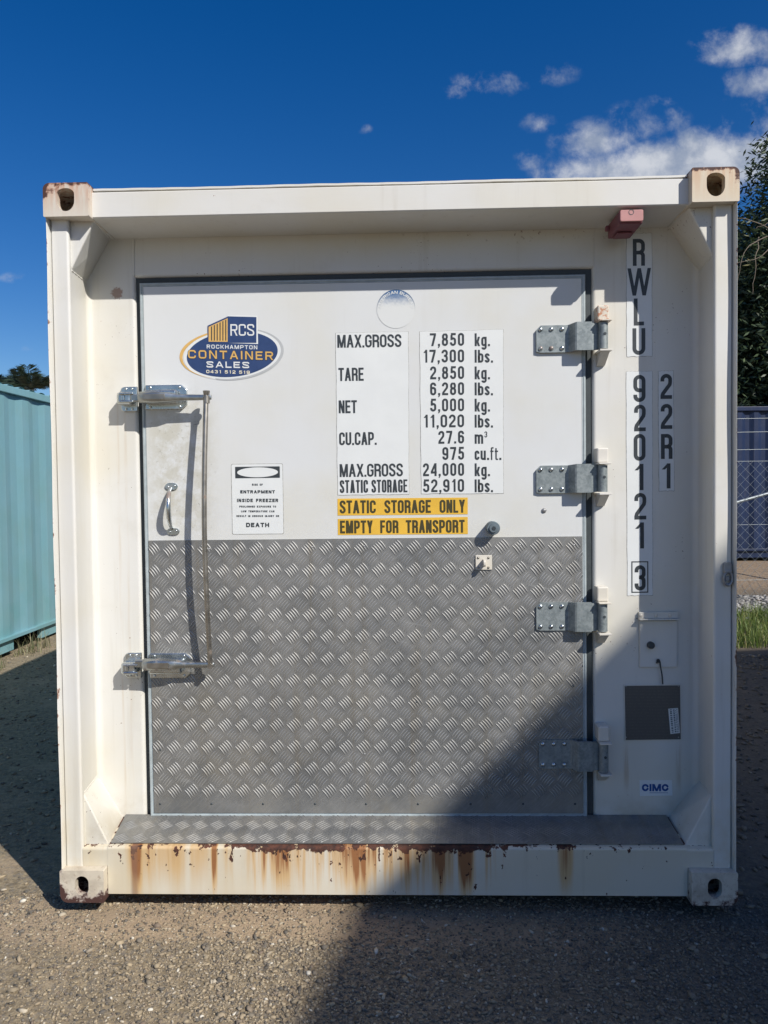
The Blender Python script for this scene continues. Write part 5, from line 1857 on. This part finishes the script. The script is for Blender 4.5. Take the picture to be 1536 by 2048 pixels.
def palm(label, px, pz, Y, seed, nf=13, L=1.35):
    g = random.Random(seed)
    top = Vector(at(px, pz, Y))
    e = empty('palm_tree', (top.x, top.y, 0)); tag(e, label, 'palm tree', 'palms beyond the teal container')
    mb = MB(); mb.tube([(0, 0, -.2), (.08, 0, top.z * .5), (0, 0, top.z)], [.2, .14, .12], 10); mb.build('trunk', M['palmtrunk'], e)
    mb = MB(); V_, F_, T_ = [], [], []
    for k in range(nf):
        a = k * 2.39996; up = g.uniform(.45, 1.45)
        pts = []
        for s in range(9):
            t_ = s / 8
            hr = L * t_ * math.cos(up) * (1 - .1 * t_)
            zz = L * t_ * math.sin(up) - .30 * L * t_ * t_
            pts.append(Vector((hr * math.cos(a), hr * math.sin(a), top.z + zz)))
        mb.tube(pts, [.03 - .0025 * s for s in range(9)], 5)
        for s in range(60):
            t_ = .1 + .9 * s / 60; i = min(int(t_ * 8), 7); p = pts[i].lerp(pts[i + 1], t_ * 8 - i)
            ax = (pts[i + 1] - pts[i]).normalized(); sd_ = ax.cross(Vector((0, 0, 1))).normalized()
            ll = .62 * math.sin(math.pi * (.12 + .83 * t_)) ** .7
            for sg in (-1, 1):
                d = (sd_ * sg * .8 + ax * .75 + Vector((0, 0, -.42 + g.uniform(-.2, .2)))).normalized()
                w_ = ax * .02
                b0 = len(V_)
                V_ += [tuple(p - w_), tuple(p + d * ll * .5 - w_ * .8 + Vector((0, 0, .02))), tuple(p + d * ll), tuple(p + d * ll * .5 + w_ * .8 + Vector((0, 0, .02)))]
                F_.append((b0, b0 + 1, b0 + 2, b0 + 3)); T_ += [g.random()] * 4
    mb.build('frond_stems', M['frond'], e)
    mesh_np('crown', np.array(V_), np.array(F_), M['frond'], e, attr=np.array(T_))


palm('feathery palm top rising highest above the teal container roof', 62, 780, 27, 3)
palm('smaller palm top at the left edge above the teal container roof', 16, 796, 29, 8)

# ------------------------------------------------------------------ shed behind the photographer: its gable throws the big shadow
M['shedwall'] = simple('cream_sheet_metal', (.42, .40, .35), .55, .0, .08, 3)
M['shedroof'] = simple('grey_roof_sheet', (.30, .31, .32), .5, .3, .1, 3)
U_ = Vector((.71779, .69626, 0)); Vv_ = Vector((-.44093, .45457, .77392)); D_ = SUN_D
LBACK = 15.0
def sunpt(u_, v_): return U_ * u_ + Vv_ * v_ - D_ * LBACK
peak = sunpt(3.26, 1.5)
back = Vector((-D_.x, -D_.y, 0)).normalized()
eL, eR = sunpt(-1.6, 1.5 - .43 * 4.86), sunpt(7.6, 1.5 - .45 * 4.34)
# bring the three gable points into one upright wall facing the container
def upright(p):
    k = (p - peak).dot(back)
    return p - back * k
def on_gable(u_, v_):
    """the point of the gable wall (upright, through the peak, square to the sun's bearing) seen from the sun at u, v"""
    p = sunpt(u_, v_); k = (p - peak).dot(back) / (-D_).dot(back)
    return p - (-D_) * k
gL, gR = on_gable(-1.6, 1.5 - .43 * 4.86), on_gable(7.6, 1.5 - .45 * 4.34)
sh = empty('shed', (peak.x, peak.y, 0), 0)
tag(sh, 'large gabled metal shed standing behind the camera, its shadow falling across the container', 'shed')
LEN = 9.0
org = Vector((peak.x, peak.y, 0))
def L3(p): return tuple(p - org)
mb = MB()
fL, fR = gL.copy(), gR.copy(); fL.z = fR.z = -.1
inset = U_ * .25
A = [fL + inset, fR - inset, gR - inset - Vector((0, 0, .16)), peak - Vector((0, 0, .16)), gL + inset - Vector((0, 0, .16))]
Bk = [p + back * LEN for p in A]
mb.add([L3(p + back * .3) for p in A] + [L3(p) for p in Bk], [(0, 1, 2, 3, 4), (9, 8, 7, 6, 5), (0, 5, 6, 1), (1, 6, 7, 2), (4, 9, 5, 0)])
mb.build('wall', M['shedwall'], sh, recalc=True)
mb = MB()
for g_ in (gL, gR):
    a, b_, c_, d_ = peak, g_, g_ + back * (LEN + .3), peak + back * (LEN + .3)
    dn_ = Vector((0, 0, -.12))
    mb.add([L3(p) for p in (a, b_, c_, d_)] + [L3(p + dn_) for p in (a, b_, c_, d_)], [(0, 1, 2, 3), (7, 6, 5, 4), (0, 4, 5, 1), (1, 5, 6, 2), (2, 6, 7, 3), (3, 7, 4, 0)])
mb.build('roof', M['shedroof'], sh, recalc=True)
mb = MB()
mid_ = (fL + fR) / 2
pd = [mid_ - U_ * 1.6, mid_ + U_ * 1.6]
mb.add([L3(p + back * .27 + Vector((0, 0, z))) for z in (.1, 3.2) for p in pd], [(0, 1, 3, 2)])
mb.build('roller_door', M['shedroof'], sh)
